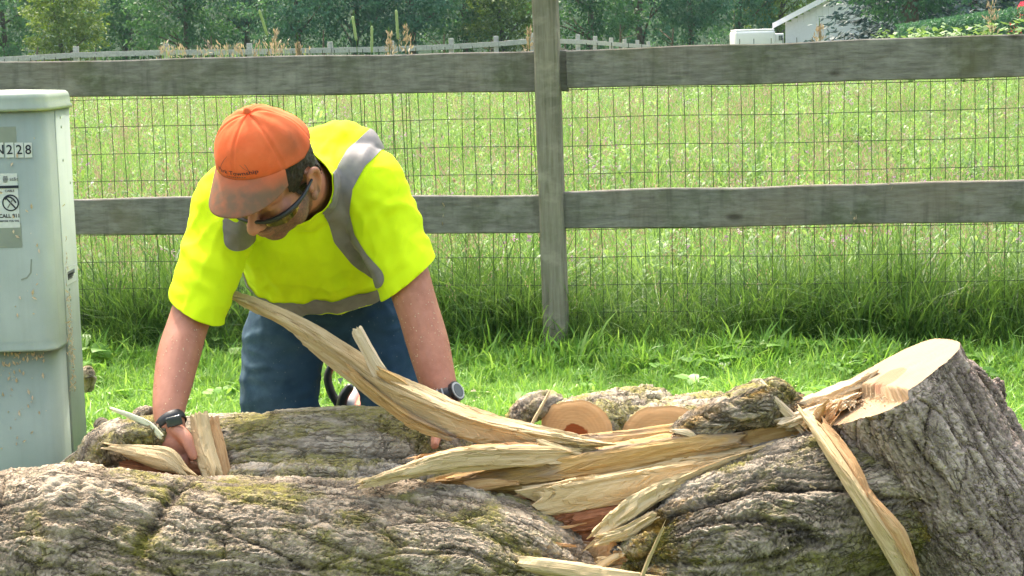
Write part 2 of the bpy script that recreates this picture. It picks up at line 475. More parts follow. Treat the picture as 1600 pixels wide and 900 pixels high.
def bark_disp(amp=.018, skew=.25, seed=0, lx=7.0, ly=17.0, lobes=.02, fur=.30):
    """furrowed bark: cracked plates, thin flakes in terraces and fine roughness; also gives each flake its own tone"""
    def f(s, t, PH, U):
        wx = fbm2(s * 6, t * 7, 3, seed + 1) * .05; wy = fbm2(s * 5, t * 9, 3, seed + 2) * .030
        S = s + wx; Tt = t + skew * s + wy
        f1, f2, cid = worley2(S * lx, Tt * ly, seed)
        plate = sst(.0, .22, f2 - f1)
        jx = .35 * n2(s * 90, t * 90, seed); jy = .35 * n2(s * 90 + 9, t * 90, seed)
        g1, g2, gid = worley2(S * lx * 3.2 + jx, Tt * ly * 3.4 + jy, seed + 5)
        k1, k2, kid = worley2(S * lx * 8 + jx, Tt * ly * 8.5 + jy, seed + 8)
        flake = sst(.0, .13, g2 - g1); crumb = sst(.0, .2, k2 - k1)
        st1 = terrace(fbm2(S * 3.6, Tt * 19, 4, seed + 3, .6) * .5 + .5, 8)
        fine = fbm2(s * 110, Tt * 190, 3, seed + 4, .7)
        big = fbm2(s * 2.2, Tt * 6.0, 2, seed + 9)
        fu = np.abs(n2(S * 2.6, Tt * 10, seed + 13) + .12 * fine); furrow = 1 - sst(.0, .13, fu)
        crk2 = (1 - sst(.0, .05, f2 - f1)) * sst(.4, .55, cid)
        h = .16 * plate * (.5 + .9 * cid) + .60 * (st1 - .2) + .15 * flake * (.5 + gid) + .075 * crumb * (.5 + kid) + .15 * fine - fur * furrow - .22 * crk2
        d = amp * (h - .34) * 1.6 + lobes * big * .8
        tone = np.clip(.40 * gid + .25 * kid + .22 * cid + .13 + .5 * (st1 - .5), 0, 1)
        return d, np.clip(h * .95 + .14, 0, 1), tone
    return f

def wood_disp(amp=.004, f=70.0, seed=0, wob=.006):
    """torn wood: layers that break off in steps along the grain, fibres, a little waviness"""
    def g(s, t, PH, U):
        c1 = np.cos(PH) * f * .05; c2 = np.sin(PH) * f * .05
        fib = n3(np.stack([s * 3.0, c1 * 1.6, c2 * 1.6], 1), seed); fib2 = n3(np.stack([s * 6.0, c1 * 5.0, c2 * 5.0], 1), seed + 2)
        st = n3(np.stack([s * 9.0, c1 * .5, c2 * .5], 1), seed + 4); st3 = n3(np.stack([s * 44.0, c1 * .9, c2 * .9], 1), seed + 6)
        lay = 0
        for q, (nn, ls) in enumerate(((7, 5.0), (13, 9.0), (21, 15.0))):
            kk = np.floor(PH * nn / 6.2832 + .30 * n2(s * 3, PH * 0 + q, seed + 20 + q)).astype(int) % nn
            off = _JX[(kk * 31 + seed * 7 + q * 53) & 255]; jj = np.floor(s * ls + off * 7 + .35 * n2(s * 40, PH * 3, seed + q)).astype(int)
            lay = lay + (_JY[_PT[(kk * 17 + jj * 29 + seed * 11 + q * 71) & 255]] - .5) / (1 + .8 * q)
        return amp * (.5 * fib + .6 * fib2 + 1.5 * lay) + wob * (.55 * st + .22 * st3)
    return g

def jagged(amp, seed, k=3.0):
    return lambda ph: amp * (np.abs(n2(np.cos(ph) * k + 3, np.sin(ph) * k + seed * 1.7, seed)) * 2 + .6 * n2(np.cos(ph) * k * 3, np.sin(ph) * k * 3, seed + 1))

# ------------------------------------------------------------------ ground
def gz(x, y):
    """height of the ground: flat lawn and meadow, dropping a little towards the road where the trunk lies"""
    x = np.asarray(x, float); y = np.asarray(y, float)
    return -.17 * (1 - sst(3.5, 4.9, y)) + .012 * n2(x * .9, y * .9, 3) * (1 - sst(20, 40, y))

ys = np.concatenate([np.linspace(-40, 2.4, 18), np.linspace(2.6, 9, 60), np.geomspace(9.4, 430, 44)])
xs = np.concatenate([-np.geomspace(280, 4.4, 26), np.linspace(-4, 4, 60), np.geomspace(4.4, 280, 26)])
X, Y = np.meshgrid(xs, ys)
Z = gz(X, Y)
V = np.stack([X, Y, Z], -1).reshape(-1, 3)
i = np.arange(len(ys) - 1)[:, None] * len(xs); j = np.arange(len(xs) - 1)[None]
F = np.stack([i + j, i + j + 1, i + len(xs) + j + 1, i + len(xs) + j], -1).reshape(-1, 4)
tag(mesh_obj('ground', V, F, M_ground), 'grassy ground of the lawn and the meadow', None, None, 'structure')

# wooded rise behind the trees
xs = np.linspace(-260, 260, 70); ys = np.linspace(150, 420, 24)
X, Y = np.meshgrid(xs, ys)
Z = sst(150, 260, Y) * 26 + 3 * n2(X * .03, Y * .03, 5) * sst(150, 200, Y) - .3
V = np.stack([X, Y, Z], -1).reshape(-1, 3)
i = np.arange(len(ys) - 1)[:, None] * len(xs); j = np.arange(len(xs) - 1)[None]
F = np.stack([i + j, i + j + 1, i + len(xs) + j + 1, i + len(xs) + j], -1).reshape(-1, 4)
tag(mesh_obj('hill', V, F, plain('hill_wood', (.012, .028, .012), .95, .05, .5, .3)), 'dark wooded rise behind the trees', None, None, 'structure')

# ------------------------------------------------------------------ background trees
def quads_from(cen, dirs, nrm, ln, wd):
    """leaf-shaped quads: centre, long direction, rough normal, length, width"""
    sd = np.cross(dirs, nrm); sd /= np.linalg.norm(sd, axis=1)[:, None] + 1e-9
    v = np.stack([cen - dirs * ln[:, None] * .5, cen + sd * wd[:, None] * .5, cen + dirs * ln[:, None] * .5, cen - sd * wd[:, None] * .5], 1)
    return v.reshape(-1, 3), np.arange(len(cen) * 4).reshape(-1, 4)

def unit(n):
    v = RNG.normal(size=(n, 3)); return v / np.linalg.norm(v, axis=1)[:, None]

def crown_mesh(name, hgt, rad, mat, seed, nclump=240, per=40, leaf=.22, low=.0):
    r = np.random.default_rng(seed)
    lob = r.normal(size=(9, 3)); lob /= np.linalg.norm(lob, axis=1)[:, None]
    cl = []
    while len(cl) < nclump:
        v = r.normal(size=3); v /= np.linalg.norm(v)
        k = .72 + .32 * max((lob @ v).max() - .55, 0) / .45
        q = r.random() ** .35
        p = v * k * q
        z = low * hgt + (p[2] * .5 + .5) * hgt * (1 - low)
        tap = 1 - .45 * sst(.45, 1, np.array(z / hgt))
        cl.append((p[0] * rad * tap, p[1] * rad * tap, z, q))
    cl = np.array(cl); n = nclump * per
    ci = np.repeat(np.arange(nclump), per)
    cr = rad * r.uniform(.16, .34, nclump)
    off = r.normal(size=(n, 3)); off /= np.linalg.norm(off, axis=1)[:, None]
    off *= (r.random(n) ** .5)[:, None] * np.array([1, 1, .55])
    cen = cl[ci, :3] + off * cr[ci][:, None]
    out = cen - np.array([0, 0, hgt * .45]); out /= np.linalg.norm(out, axis=1)[:, None]
    dr = out * .6 + r.normal(size=(n, 3)) * .7 + np.array([0, 0, -.45]); dr /= np.linalg.norm(dr, axis=1)[:, None]
    nr = r.normal(size=(n, 3)) * .6 + np.array([0, 0, .8])
    Vq, Fq = quads_from(cen, dr, nr, leaf * r.uniform(.7, 1.5, n), leaf * r.uniform(.45, .85, n))
    sh = np.repeat(np.clip(.5 + .28 * r.normal(size=nclump)[ci] + .12 * r.normal(size=n), 0, 1), 4)
    o = mesh_obj(name, Vq, Fq, mat, None, False, dict(shade=sh)); return o

def trunk_mesh(name, hgt, r0, mat, seed, limbs=7, spread=2.0):
    r = np.random.default_rng(seed); parts = []
    top = (r.normal() * .3, r.normal() * .3, hgt * .8)
    def limb(p0, p1, ra, rb, n=6):
        d, _ = sweep([p0, tuple((np.array(p0) + p1) / 2 + r.normal(size=3) * .12), p1], [ra, (ra + rb) / 2, rb], [ra, (ra + rb) / 2, rb], 7, n, ref=(.3, .95, .1))
        parts.append(d)
    limb((0, 0, -.1), top, r0, r0 * .35, 10)
    for k in range(limbs):
        z = hgt * r.uniform(.12, .6); an = r.uniform(0, 6.28); f = z / (hgt * .8)
        limb((top[0] * f, top[1] * f, z), (math.cos(an) * spread, math.sin(an) * spread, z + hgt * r.uniform(.05, .25)), r0 * .4, r0 * .12)
    off = 0; Vs = []; Fs = []
    for d in parts: Vs.append(d['V']); Fs.append(d['F'] + off); off += len(d['V'])
    return mesh_obj(name, np.concatenate(Vs), np.concatenate(Fs), mat)

def make_tree(hgt, rad, mat, seed, **k):
    r = empty('broadleaf_tree', (0, 0, 0))
    parent_to(trunk_mesh('trunk', hgt, .2, M_trunk, seed, spread=rad * .7), r)
    parent_to(crown_mesh('crown', hgt, rad, mat, seed, **k), r)
    return r

def copy_tree(o, parent=None):
    c = o.copy(); COL.objects.link(c)
    if parent is not None: c.parent = parent
    for ch in list(o.children): copy_tree(ch, c)
    return c

protos = [make_tree(9.5, 3.3, M_leaf[0], 11), make_tree(10.5, 3.7, M_leaf[1], 12), make_tree(8.5, 3.0, M_leaf[2], 13, nclump=200),
          make_tree(11, 3.6, M_leaf[1], 14), make_tree(9, 3.5, M_leaf[0], 15)]
used = set()
SHADE = {0: 'mid green', 1: 'dark blue green', 2: 'pale yellow green', 3: 'deep blue green', 4: 'leafy green'}
# px of the trunk, distance, kind, size
TREES = [(25, 112, 0, 1.0), (118, 104, 2, .85), (205, 116, 4, 1.0), (300, 108, 0, .95), (395, 118, 1, 1.05), (475, 108, 1, .95),
         (560, 112, 3, 1.0), (655, 110, 1, 1.0), (735, 116, 4, 1.0), (800, 112, 2, .9), (925, 106, 0, 1.0), (1010, 116, 3, 1.05),
         (1085, 119, 1, .95), (1150, 124, 3, 1.0), (1212, 126, 2, .95), (1330, 150, 0, 1.1), (1440, 150, 1, 1.1), (1540, 146, 3, 1.1), (1620, 140, 4, 1.0)]
WHERE = ['at the far left', 'second from the left', 'third from the left',
         'fourth from the left', 'above the orange cap', 'between the timothy stalks', 'behind the middle timothy stalks',
         'behind the right timothy stalks', 'left of the big post', 'just left of the post', 'just right of the post',
         'second right of the post', 'third right of the post', 'behind the white trailer',
         'behind the white shed gable', 'behind the blue spruce on its left', 'behind the blue spruce trunk', 'behind the spruce on its right', 'at the right edge of the photo']
for (px, dist, k, sc), wh in zip(TREES, WHERE):
    if k in used: o = copy_tree(protos[k])
    else: o = protos[k]; used.add(k)
    p = at(px, 300, dist)
    o.location = (p.x, dist, 0); o.rotation_euler = (0, 0, random.uniform(0, 6.28)); o.scale = (sc, sc, sc * random.uniform(.92, 1.08))
    tag(o, f'{SHADE[k]} broadleaf tree beyond the meadow, {wh}', 'tree', 'trees along the far edge of the meadow')
SHR = [(60, 96, 2, .42), (160, 98, 0, .36), (255, 94, 4, .38), (345, 99, 1, .4), (440, 95, 0, .34), (520, 97, 3, .4), (610, 94, 2, .3), (700, 97, 1, .36), (775, 95, 0, .34), (890, 93, 2, .36), (970, 97, 1, .4), (1050, 96, 4, .42)]
for n_, (px, dist, k, sc) in enumerate(SHR):
    src = protos[k].children[1]; o = src.copy(); o.parent = None; o.matrix_parent_inverse = Matrix(); o.name = 'shrub'; COL.objects.link(o)
    p = at(px, 300, dist); o.location = (p.x, dist, -.25); o.rotation_euler = (0, 0, random.uniform(0, 6.28)); o.scale = (sc * 1.15, sc * 1.1, sc * .72)
    tag(o, f'{SHADE[k]} shrub under the far trees, {["farthest left", "second from the left", "third from the left", "fourth from the left", "fifth from the left", "sixth from the left", "between the upright stalks", "left of the middle", "left of the post", "right of the post", "second right of the post", "third right of the post", "by the trailer"][n_]}', 'shrub', 'shrubs under the far trees')
# second row, seen only as a mass through the gaps
def woods():
    Vs, Fs, Sh = [], [], []; off = 0
    for k in range(46):
        src = protos[k % 5].children[1].data
        n = len(src.vertices); v = np.empty(n * 3, np.float32); src.vertices.foreach_get('co', v); v = v.reshape(-1, 3)
        sel = np.arange(n // 4)[::3]
        v = v.reshape(-1, 4, 3)[sel].reshape(-1, 3) 
        x = -62 + k * 2.8; y = 128 + (k % 3) * 6
        if x > 16: y += 24
        Vs.append(v * np.array([1.3, 1.3, 1.15]) + (x, y, -.4)); Fs.append(np.arange(len(v)).reshape(-1, 4) + off); off += len(v)
        Sh.append(np.full(len(v), (k * .37) % 1.0))
    o = mesh_obj('far_wood', np.concatenate(Vs), np.concatenate(Fs), M_leaf[1], None, False, dict(shade=np.concatenate(Sh)))
    tag(o, 'dark wood massed behind the tree line', 'wood', None, 'stuff')
woods()

# spruces
def make_spruce(hgt, rad, seed, z0=.3):
    r = np.random.default_rng(seed); root = empty('spruce_tree', (0, 0, 0))
    d, _ = sweep([(0, 0, -.1), (0, 0, hgt * .5), (0, 0, hgt)], [.22, .14, .02], [.22, .14, .02], 12, 9, ref=(0, 1, 0))
    mesh_obj('trunk', d['V'], d['F'], M_trunk, root)
    C, Dd, Nn, Sh = [], [], [], []
    z = z0
    while z < hgt * .97:
        rr = rad * (1 - z / hgt) ** .85
        for k in range(int(9 + 5 * (1 - z / hgt))):
            an = r.uniform(0, 6.28); ln = rr * r.uniform(.75, 1.1); sh = np.clip(.45 + r.normal() * .2, 0, 1)
            n = int(26 * ln / rad) + 8
            f = r.uniform(.12, 1, n) ** .8
            droop = -.28 * ln * f + .16 * ln * f * f
            sidew = r.normal(size=n) * .16 * ln * (1 - f * .6)
            c = np.stack([np.cos(an) * ln * f - np.sin(an) * sidew, np.sin(an) * ln * f + np.cos(an) * sidew, z + droop + r.normal(size=n) * .07], 1)
            dd = np.stack([np.cos(an) + r.normal(size=n) * .5, np.sin(an) + r.normal(size=n) * .5, -.25 + r.normal(size=n) * .3], 1)
            C.append(c); Dd.append(dd); Sh.append(np.full(n, sh) + f * .25)
        z += .26 + r.random() * .1
    C = np.concatenate(C); Dd = np.concatenate(Dd); Dd /= np.linalg.norm(Dd, axis=1)[:, None]; n = len(C)
    nr = RNG.normal(size=(n, 3)) * .5 + (0, 0, 1)
    Vq, Fq = quads_from(C, Dd, nr, r.uniform(.28, .55, n), r.uniform(.10, .2, n))
    mesh_obj('crown', Vq, Fq, M_spruce, root, False, dict(shade=np.repeat(np.clip(np.concatenate(Sh), 0, 1), 4)))
    return root
sp = make_spruce(13, 4.6, 3)
p = at(1412, 300, 96); sp.location = (p.x, 96, 0); sp.scale = (1.12, 1.12, 1.1)
tag(sp, 'big blue spruce with drooping boughs beside the white shed', 'spruce tree')
sp2 = copy_tree(sp); p = at(1520, 300, 104); sp2.location = (p.x, 104, 0); sp2.rotation_euler = (0, 0, 2.1); sp2.scale = (1.1, 1.1, 1.1)
tag(sp2, 'second blue spruce, right of the big one and left of the red car', 'spruce tree')
bt = empty('dark_tree', (0, 0, 0))
d, _ = sweep([(0, 0, -.1), (.05, 0, 2.5), (0, .1, 6)], [.36, .32, .2], [.36, .32, .2], 14, 12, ref=(0, 1, 0))
mesh_obj('trunk', d['V'], d['F'], M_trunk, bt)
parent_to(crown_mesh('crown', 9, 4.4, M_leaf[1], 31, nclump=320, low=.20), bt)
p = at(1423, 300, 90); bt.location = (p.x, 90, 0)
tag(bt, 'dark spreading tree with a bare grey trunk between the two spruces', 'tree')

# ------------------------------------------------------------------ white shed, trailer, red car
def box_bm(x0, x1, y0, y1, z0, z1, bev=0.0, seg=2):
    bm = bmesh.new()
    bmesh.ops.create_cube(bm, size=1)
    for v in bm.verts: v.co = Vector(((x0 + x1) / 2 + v.co.x * (x1 - x0), (y0 + y1) / 2 + v.co.y * (y1 - y0), (z0 + z1) / 2 + v.co.z * (z1 - z0)))
    if bev: bmesh.ops.bevel(bm, geom=bm.edges[:], offset=bev, segments=seg, affect='EDGES', profile=.5)
    return bm
def bm_obj(name, bm, mat, parent=None, smooth=False):
    me = D.meshes.new(name); bm.to_mesh(me); bm.free()
    me.materials.append(mat)
    for p_ in me.polygons: p_.use_smooth = smooth
    o = D.objects.new(name, me); COL.objects.link(o)
    if parent is not None: parent_to(o, parent)
    return o
def box(name, x0, x1, y0, y1, z0, z1, mat, parent=None, bev=0.0, seg=2):
    return bm_obj(name, box_bm(x0, x1, y0, y1, z0, z1, bev, seg), mat, parent, bev > 0 and seg > 2)
M_wpaint = plain('white_paint', (.72, .73, .76), .5, .4, .05, 8)
M_roof = plain('roof_shingle', (.12, .12, .12), .9, .1, .2, 30)
def make_shed():
    Yd = 103.0; e = at(1209, 40, Yd); wl = at(1229, 60, Yd).x; rd = at(1268, 9, Yd); ridge_x = wl + 3.6
    ez = e.z; slope = (rd.z - ez) / (rd.x - e.x); rz = ez + slope * (ridge_x - e.x)
    root = empty('shed', (ridge_x, Yd + 3, 0), 'white sided shed gable with a low eave beside the blue spruce', 'shed')
    wr = 2 * ridge_x - wl; wz = ez + slope * (wl - e.x) - .12
    shed_root = root
    n = 22
    for k in range(n):
        a = wl + (wr - wl) * k / n; b = wl + (wr - wl) * (k + 1) / n - .008
        za = wz + (rz - wz) * (1 - abs((a + b) / 2 - ridge_x) / (ridge_x - wl)) - .1
        box('siding_board', a, b, Yd, Yd + .05 + .01 * (k % 2), 0, za, M_wpaint, root)
    box('wall', wl + .02, wr - .02, Yd + .08, Yd + 7, 0, wz - .06, M_wpaint, root)
    for sgn in (-1, 1):
        ex = ridge_x + sgn * (ridge_x - e.x)
        Vv = []
        for yy in (Yd - .35, Yd + 7.3):
            Vv += [(ex, yy, ez), (ridge_x, yy, rz), (ridge_x, yy, rz + .10), (ex, yy, ez + .10)]
        mesh_obj('roof', Vv, [(0, 1, 2, 3), (7, 6, 5, 4), (0, 4, 5, 1), (2, 6, 7, 3), (0, 3, 7, 4)], M_roof, root, False)
        Vv = []
        for yy in (Yd - .40, Yd - .36):
            Vv += [(ex, yy, ez - .16), (ridge_x, yy, rz - .16), (ridge_x, yy, rz + .13), (ex, yy, ez + .13)]
        mesh_obj('barge_board', Vv, [(0, 1, 2, 3), (7, 6, 5, 4), (0, 4, 5, 1), (2, 6, 7, 3), (0, 3, 7, 4), (1, 5, 6, 2)], M_wpaint, root, False)
make_shed()
_sh = D.objects['shed']; _sh.rotation_euler.z = math.radians(-9); _sh.location.x += .45

M_trailer = plain('trailer_skin', (.78, .76, .78), .35, .5, .04, 4)
M_tyre = plain('rubber_black', (.02, .02, .022), .7, .3)
M_steel = plain('steel_grey', (.35, .36, .37), .4, .5)
M_dark = plain('dark_glass', (.03, .04, .05), .12, .6)
def make_trailer():
    Yd = 101.0; l = at(1148, 62, Yd).x; r_ = at(1212, 62, Yd).x; top = at(1180, 45.5, Yd).z
    root = empty('trailer', ((l + r_) / 2, Yd + 1, 0), 'white enclosed box trailer parked left of the shed', 'trailer')
    box('body', l, r_, Yd, Yd + 2.4, .55, top - .07, M_trailer, root, .16, 4)
    box('roof', l + .05, r_ - .05, Yd + .06, Yd + 2.3, top - .12, top, M_trailer, root, .05, 3)
    rr = at(1226, 60, Yd).x
    box('rear_ramp', r_ + .002, rr, Yd + .25, Yd + 2.2, .6, top - .25, M_trailer, root, .05, 3)
    box('vent_window', rr - .28, rr - .06, Yd + .236, Yd + .252, top - .62, top - .36, M_dark, root)
    for k in range(3): box('bar', rr - .27 + k * .08, rr - .24 + k * .08, Yd + .22, Yd + .238, top - .62, top - .36, M_steel, root)
    for k in range(2):
        for yy in (Yd + .08, Yd + 2.1):
            xx = l + 1.1 + k * .8
            bm = bmesh.new(); bmesh.ops.create_cone(bm, cap_ends=True, segments=20, radius1=.33, radius2=.33, depth=.2)
            for v in bm.verts: v.co = Vector((xx + v.co.x, yy + v.co.z + .1, .33 + v.co.y))
            bm_obj('wheel', bm, M_tyre, root)
    box('drawbar', l - 1.2, l, Yd + 1.1, Yd + 1.3, .45, .55, M_steel, root)
make_trailer()

M_redcar = plain('red_car_paint', (.45, .02, .05), .25, .6, .05, 2)
def make_car():
    Yd = 82.0; c = at(1650, 8, Yd); x0 = at(1583, 20, Yd).x; zt = at(1600, 2, Yd).z
    root = empty('car', (x0 + 2.2, Yd, 0), 'red pickup cab parked by the hedge at the right edge', 'car')
    s = zt / 1.75
    prof = [(0, .5), (0, 1.0), (.12, 1.28), (.55, 1.75), (1.9, 1.75), (2.6, 1.2), (4.2, 1.08), (4.5, .9), (4.5, .5)]
    Vv = [(x0 + px_, Yd - .9, pz * s) for px_, pz in prof] + [(x0 + px_, Yd + .9, pz * s) for px_, pz in prof]
    n = len(prof)
    Ff = [tuple(range(n)), tuple(range(2 * n - 1, n - 1, -1))] + [(k, n + k, n + (k + 1) % n, (k + 1) % n) for k in range(n)]
    mesh_obj('body', Vv, Ff, M_redcar, root, False)
    for a, b in (((.32, 1.25), (.62, 1.66)), ((1.15, 1.25), (1.85, 1.66))):
        mesh_obj('window', [(x0 + a[0] - .05, Yd - .905, a[1] * s), (x0 + b[0] + .15, Yd - .905, a[1] * s), (x0 + b[0], Yd - .905, b[1] * s), (x0 + a[0] + .25, Yd - .905, b[1] * s)], [(0, 1, 2, 3)], M_dark, root, False)
    for xx in (.8, 3.6):
        for yy in (-.85, .7):
            bm = bmesh.new(); bmesh.ops.create_cone(bm, cap_ends=True, segments=20, radius1=.36, radius2=.36, depth=.22)
            for v in bm.verts: v.co = Vector((x0 + xx + v.co.x, Yd + yy + v.co.z, .36 + v.co.y))
            bm_obj('wheel', bm, M_tyre, root)
make_car()

# ------------------------------------------------------------------ rail fence in front
FA = Vector((-1.92, 7.22, 0)); FB = Vector((1.79, 6.72, 0))
fd = (FB - FA).normalized(); fn = Vector((fd.y, -fd.x, 0))          # fn points to the camera
pp = at(863, 300, 6.93)
tpost = (Vector((pp.x, pp.y, 0)) - FA).dot(fd)
P0 = FA + fd * tpost                                                # foot of the post in view
FH = math.atan2(fd.y, fd.x)
fence = empty('rail_fence', P0, 'weathered grey wooden rail fence with wire mesh behind the man', 'fence')
def plank(name, p0, p1, z0a, z1a, z0b, z1b, th, mat, par, seed, off=0.0):
    """a board from p0 to p1 (ground points) with bottom/top heights at each end, slightly warped"""
    n = 46; Vv = []; d = (p1 - p0); L = d.length; d = d / L; nn = Vector((d.y, -d.x, 0))
    for k in range(n):
        f = k / (n - 1); wv = .004 * float(n2(np.array([f * L * 1.7]), np.array([seed * 1.0]), seed)[0]); w2 = .005 * float(n2(np.array([f * L * 2.9]), np.array([seed + 4.0]), seed)[0])
        zb = z0a + (z0b - z0a) * f + wv; zt = z1a + (z1b - z1a) * f + w2
        c = p0 + d * (L * f); c = c + nn * (off + wv)
        e = .004
        for (o, z) in ((th / 2, zb + e), (th / 2, zt - e), (th / 2 - e, zt), (-th / 2 + e, zt), (-th / 2, zt - e), (-th / 2, zb + e), (-th / 2 + e, zb), (th / 2 - e, zb)):
            Vv.append((c.x + nn.x * o, c.y + nn.y * o, z))
    Ff = []
    for k in range(n - 1):
        for q in range(8):
            Ff.append((k * 8 + q, k * 8 + (q + 1) % 8, k * 8 + 8 + (q + 1) % 8, k * 8 + 8 + q))
    Ff += [tuple(range(7, -1, -1)), tuple(range((n - 1) * 8, n * 8))]
    return mesh_obj(name, Vv, Ff, mat, par, False)
def zpx(px, py):
    """height on the fence line where the photo shows (px, py)"""
    d = _f + _r * ((px - 800) / FPX) + _u * ((450 - py) / FPX)
    t = (FA - CAM).dot(fn) / d.dot(fn); return (CAM + d * t).z
SPAN = 2.44
Lp, Rp = P0 - fd * SPAN, P0 + fd * SPAN
def ext(pxa, ta, pxb, tb):      # heights at two photo columns, extrapolated to the ends of a span
    return None
def hline(pts, t):
    """fit z = a + b*t through photo points lying on the fence line"""
    q = []
    for px, py in pts:
        d = _f + _r * ((px - 800) / FPX) + _u * ((450 - py) / FPX)
        w_ = CAM + d * ((FA - CAM).dot(fn) / d.dot(fn)); q.append(((w_ - P0).dot(fd), w_.z))
    (t0, z0), (t1, z1) = q[0], q[-1]
    return [z0 + (z1 - z0) * (x - t0) / (t1 - t0) for x in t]
for nm, top, bot, t0, t1, sd, off in (
        ('rail', [(0, 97), (838, 80)], [(0, 153), (838, 143)], -SPAN, -.02, 1, .0),
        ('rail', [(120, 310), (846, 304)], [(120, 366), (846, 364)], -SPAN, -.02, 2, .0),
        ('rail', [(890, 78), (1600, 53)], [(890, 138), (1600, 120)], .064, SPAN, 3, .008),
        ('rail', [(885, 298), (1600, 281)], [(885, 357), (1600, 346)], .0, SPAN, 4, .012)):
    zt = hline(top, (t0, t1)); zb = hline(bot, (t0, t1))
    plank(nm, P0 + fd * t0, P0 + fd * t1, zb[0], zt[0], zb[1], zt[1], .038, M_rail, fence, sd, off)
# the end of the left top rail shows past the post
zt = hline([(0, 97), (838, 80)], (.02, .085)); zb = hline([(0, 153), (838, 143)], (.02, .085))
plank('rail_end', P0 + fd * .02, P0 + fd * .066, zb[0], zt[0] + .004, zb[1] - .002, zt[1] + .004, .036, M_rail, fence, 9, -.010)
def post(c, h, par, seed):
    n = 24; Vv = []; wd = .044
    for k in range(n):
        f = k / (n - 1); z = -.25 + (h + .25) * f
        wob = .004 * float(n2(np.array([z * 3]), np.array([seed * 1.3]), seed)[0]); lean = .010 * (z - .5)
        for a_, b_ in ((-1, -.85), (-.85, -1), (.85, -1), (1, -.85), (1, .85), (.85, 1), (-.85, 1), (-1, .85)):
            q = c + fd * (a_ * wd + wob - lean) - fn * (b_ * wd) + fn * .02
            Vv.append((q.x, q.y, z))
    Ff = [(k * 8 + q, k * 8 + (q + 1) % 8, k * 8 + 8 + (q + 1) % 8, k * 8 + 8 + q) for k in range(n - 1) for q in range(8)] + [tuple(range((n - 1) * 8, n * 8))]
    return mesh_obj('post', Vv, Ff, M_post, par, False)
post(P0, 1.42, fence, 1); post(Lp, 1.42, fence, 2); post(Rp, 1.42, fence, 3)
def wire_mesh_data(name, L, horiz):
    n = 26 if not horiz else 60; Vv = []; r = .0013
    for k in range(n):
        f = k / (n - 1)
        for q in range(4):
            a_ = q * math.pi / 2; wob = .004 * float(n2(np.array([f * 7.3]), np.array([.7]), 4)[0])
            if horiz: Vv.append((f * L, r * math.cos(a_) + wob, r * math.sin(a_) + wob * 2))
            else: Vv.append((r * math.cos(a_) + wob, r * math.sin(a_) + wob, f * L))
    Ff = [(k * 4 + q, k * 4 + (q + 1) % 4, k * 4 + 4 + (q + 1) % 4, k * 4 + 4 + q) for k in range(n - 1) for q in range(4)]
    o = mesh_obj(name, Vv, Ff, M_wire, None, True); return o
def put_wire(o, p, rz, tilt=0.0):
    o.parent = fence; o.matrix_parent_inverse = Matrix.LocRotScale(fence.location, fence.rotation_euler, None).inverted()
    o.location = p; o.rotation_euler = (0, tilt, rz)
back = -fn * .034
wv = wire_mesh_data('wire', 1.16, False); k = 0
nx = int(2 * SPAN / .0508)
for k in range(nx):
    t = -SPAN + .0508 * (k + .5)
    if t < -2.75 or t > 2.3: continue
    o = wv if k == 0 else wv.copy()
    if k: COL.objects.link(o)
    q = P0 + fd * (t + random.uniform(-.002, .002)) + back
    put_wire(o, (q.x, q.y, 0), FH + random.choice((0, math.pi)), random.uniform(-.006, .006))
wh = wire_mesh_data('wire', 2 * SPAN, True)
zpost = zpx(905, 184)
for k in range(11):
    z = zpost + .1016 * (1 - k)
    if z < .03 or z > 1.16: continue
    o = wh if k == 0 else wh.copy()
    if k: COL.objects.link(o)
    q = Lp + back; put_wire(o, (q.x, q.y, z), FH, 0)

# ------------------------------------------------------------------ old white rail fence across the meadow
ff = empty('far_fence', at(520, 300, 54).xy.to_3d(), 'old whitish post and rail fence crossing the far side of the meadow', 'fence')
FPTS = [(-60, 93, 57), (119, 82, 56), (260, 78, 55), (390, 77, 55.5), (516, 74.5, 56), (612, 73, 57), (705, 69, 58), (775, 65, 59), (831, 60, 60), (870, 61, 63), (903, 62, 66),
        (930, 64, 69), (955, 66, 73), (976, 68, 77), (996, 69, 81), (1013, 71, 86)]
fp = [at(px, py, Yd) for px, py, Yd in FPTS]
for k, q in enumerate(fp):
    hgt = q.z + .17
    box('post', q.x - .075, q.x + .075, q.y - .07, q.y + .07, -.1, hgt, M_oldwhite, ff, .01, 1)
    if k:
        o_ = fp[k - 1]
        for dz in (0, -.42, -.84):
            g0 = Vector((o_.x, o_.y, 0)); g1 = Vector((q.x, q.y, 0))
            plank('rail', g0, g1, o_.z - .15 + dz, o_.z + .0 + dz, q.z - .15 + dz, q.z + dz, .05, M_oldwhite, ff, k + int(dz * 10), .09)

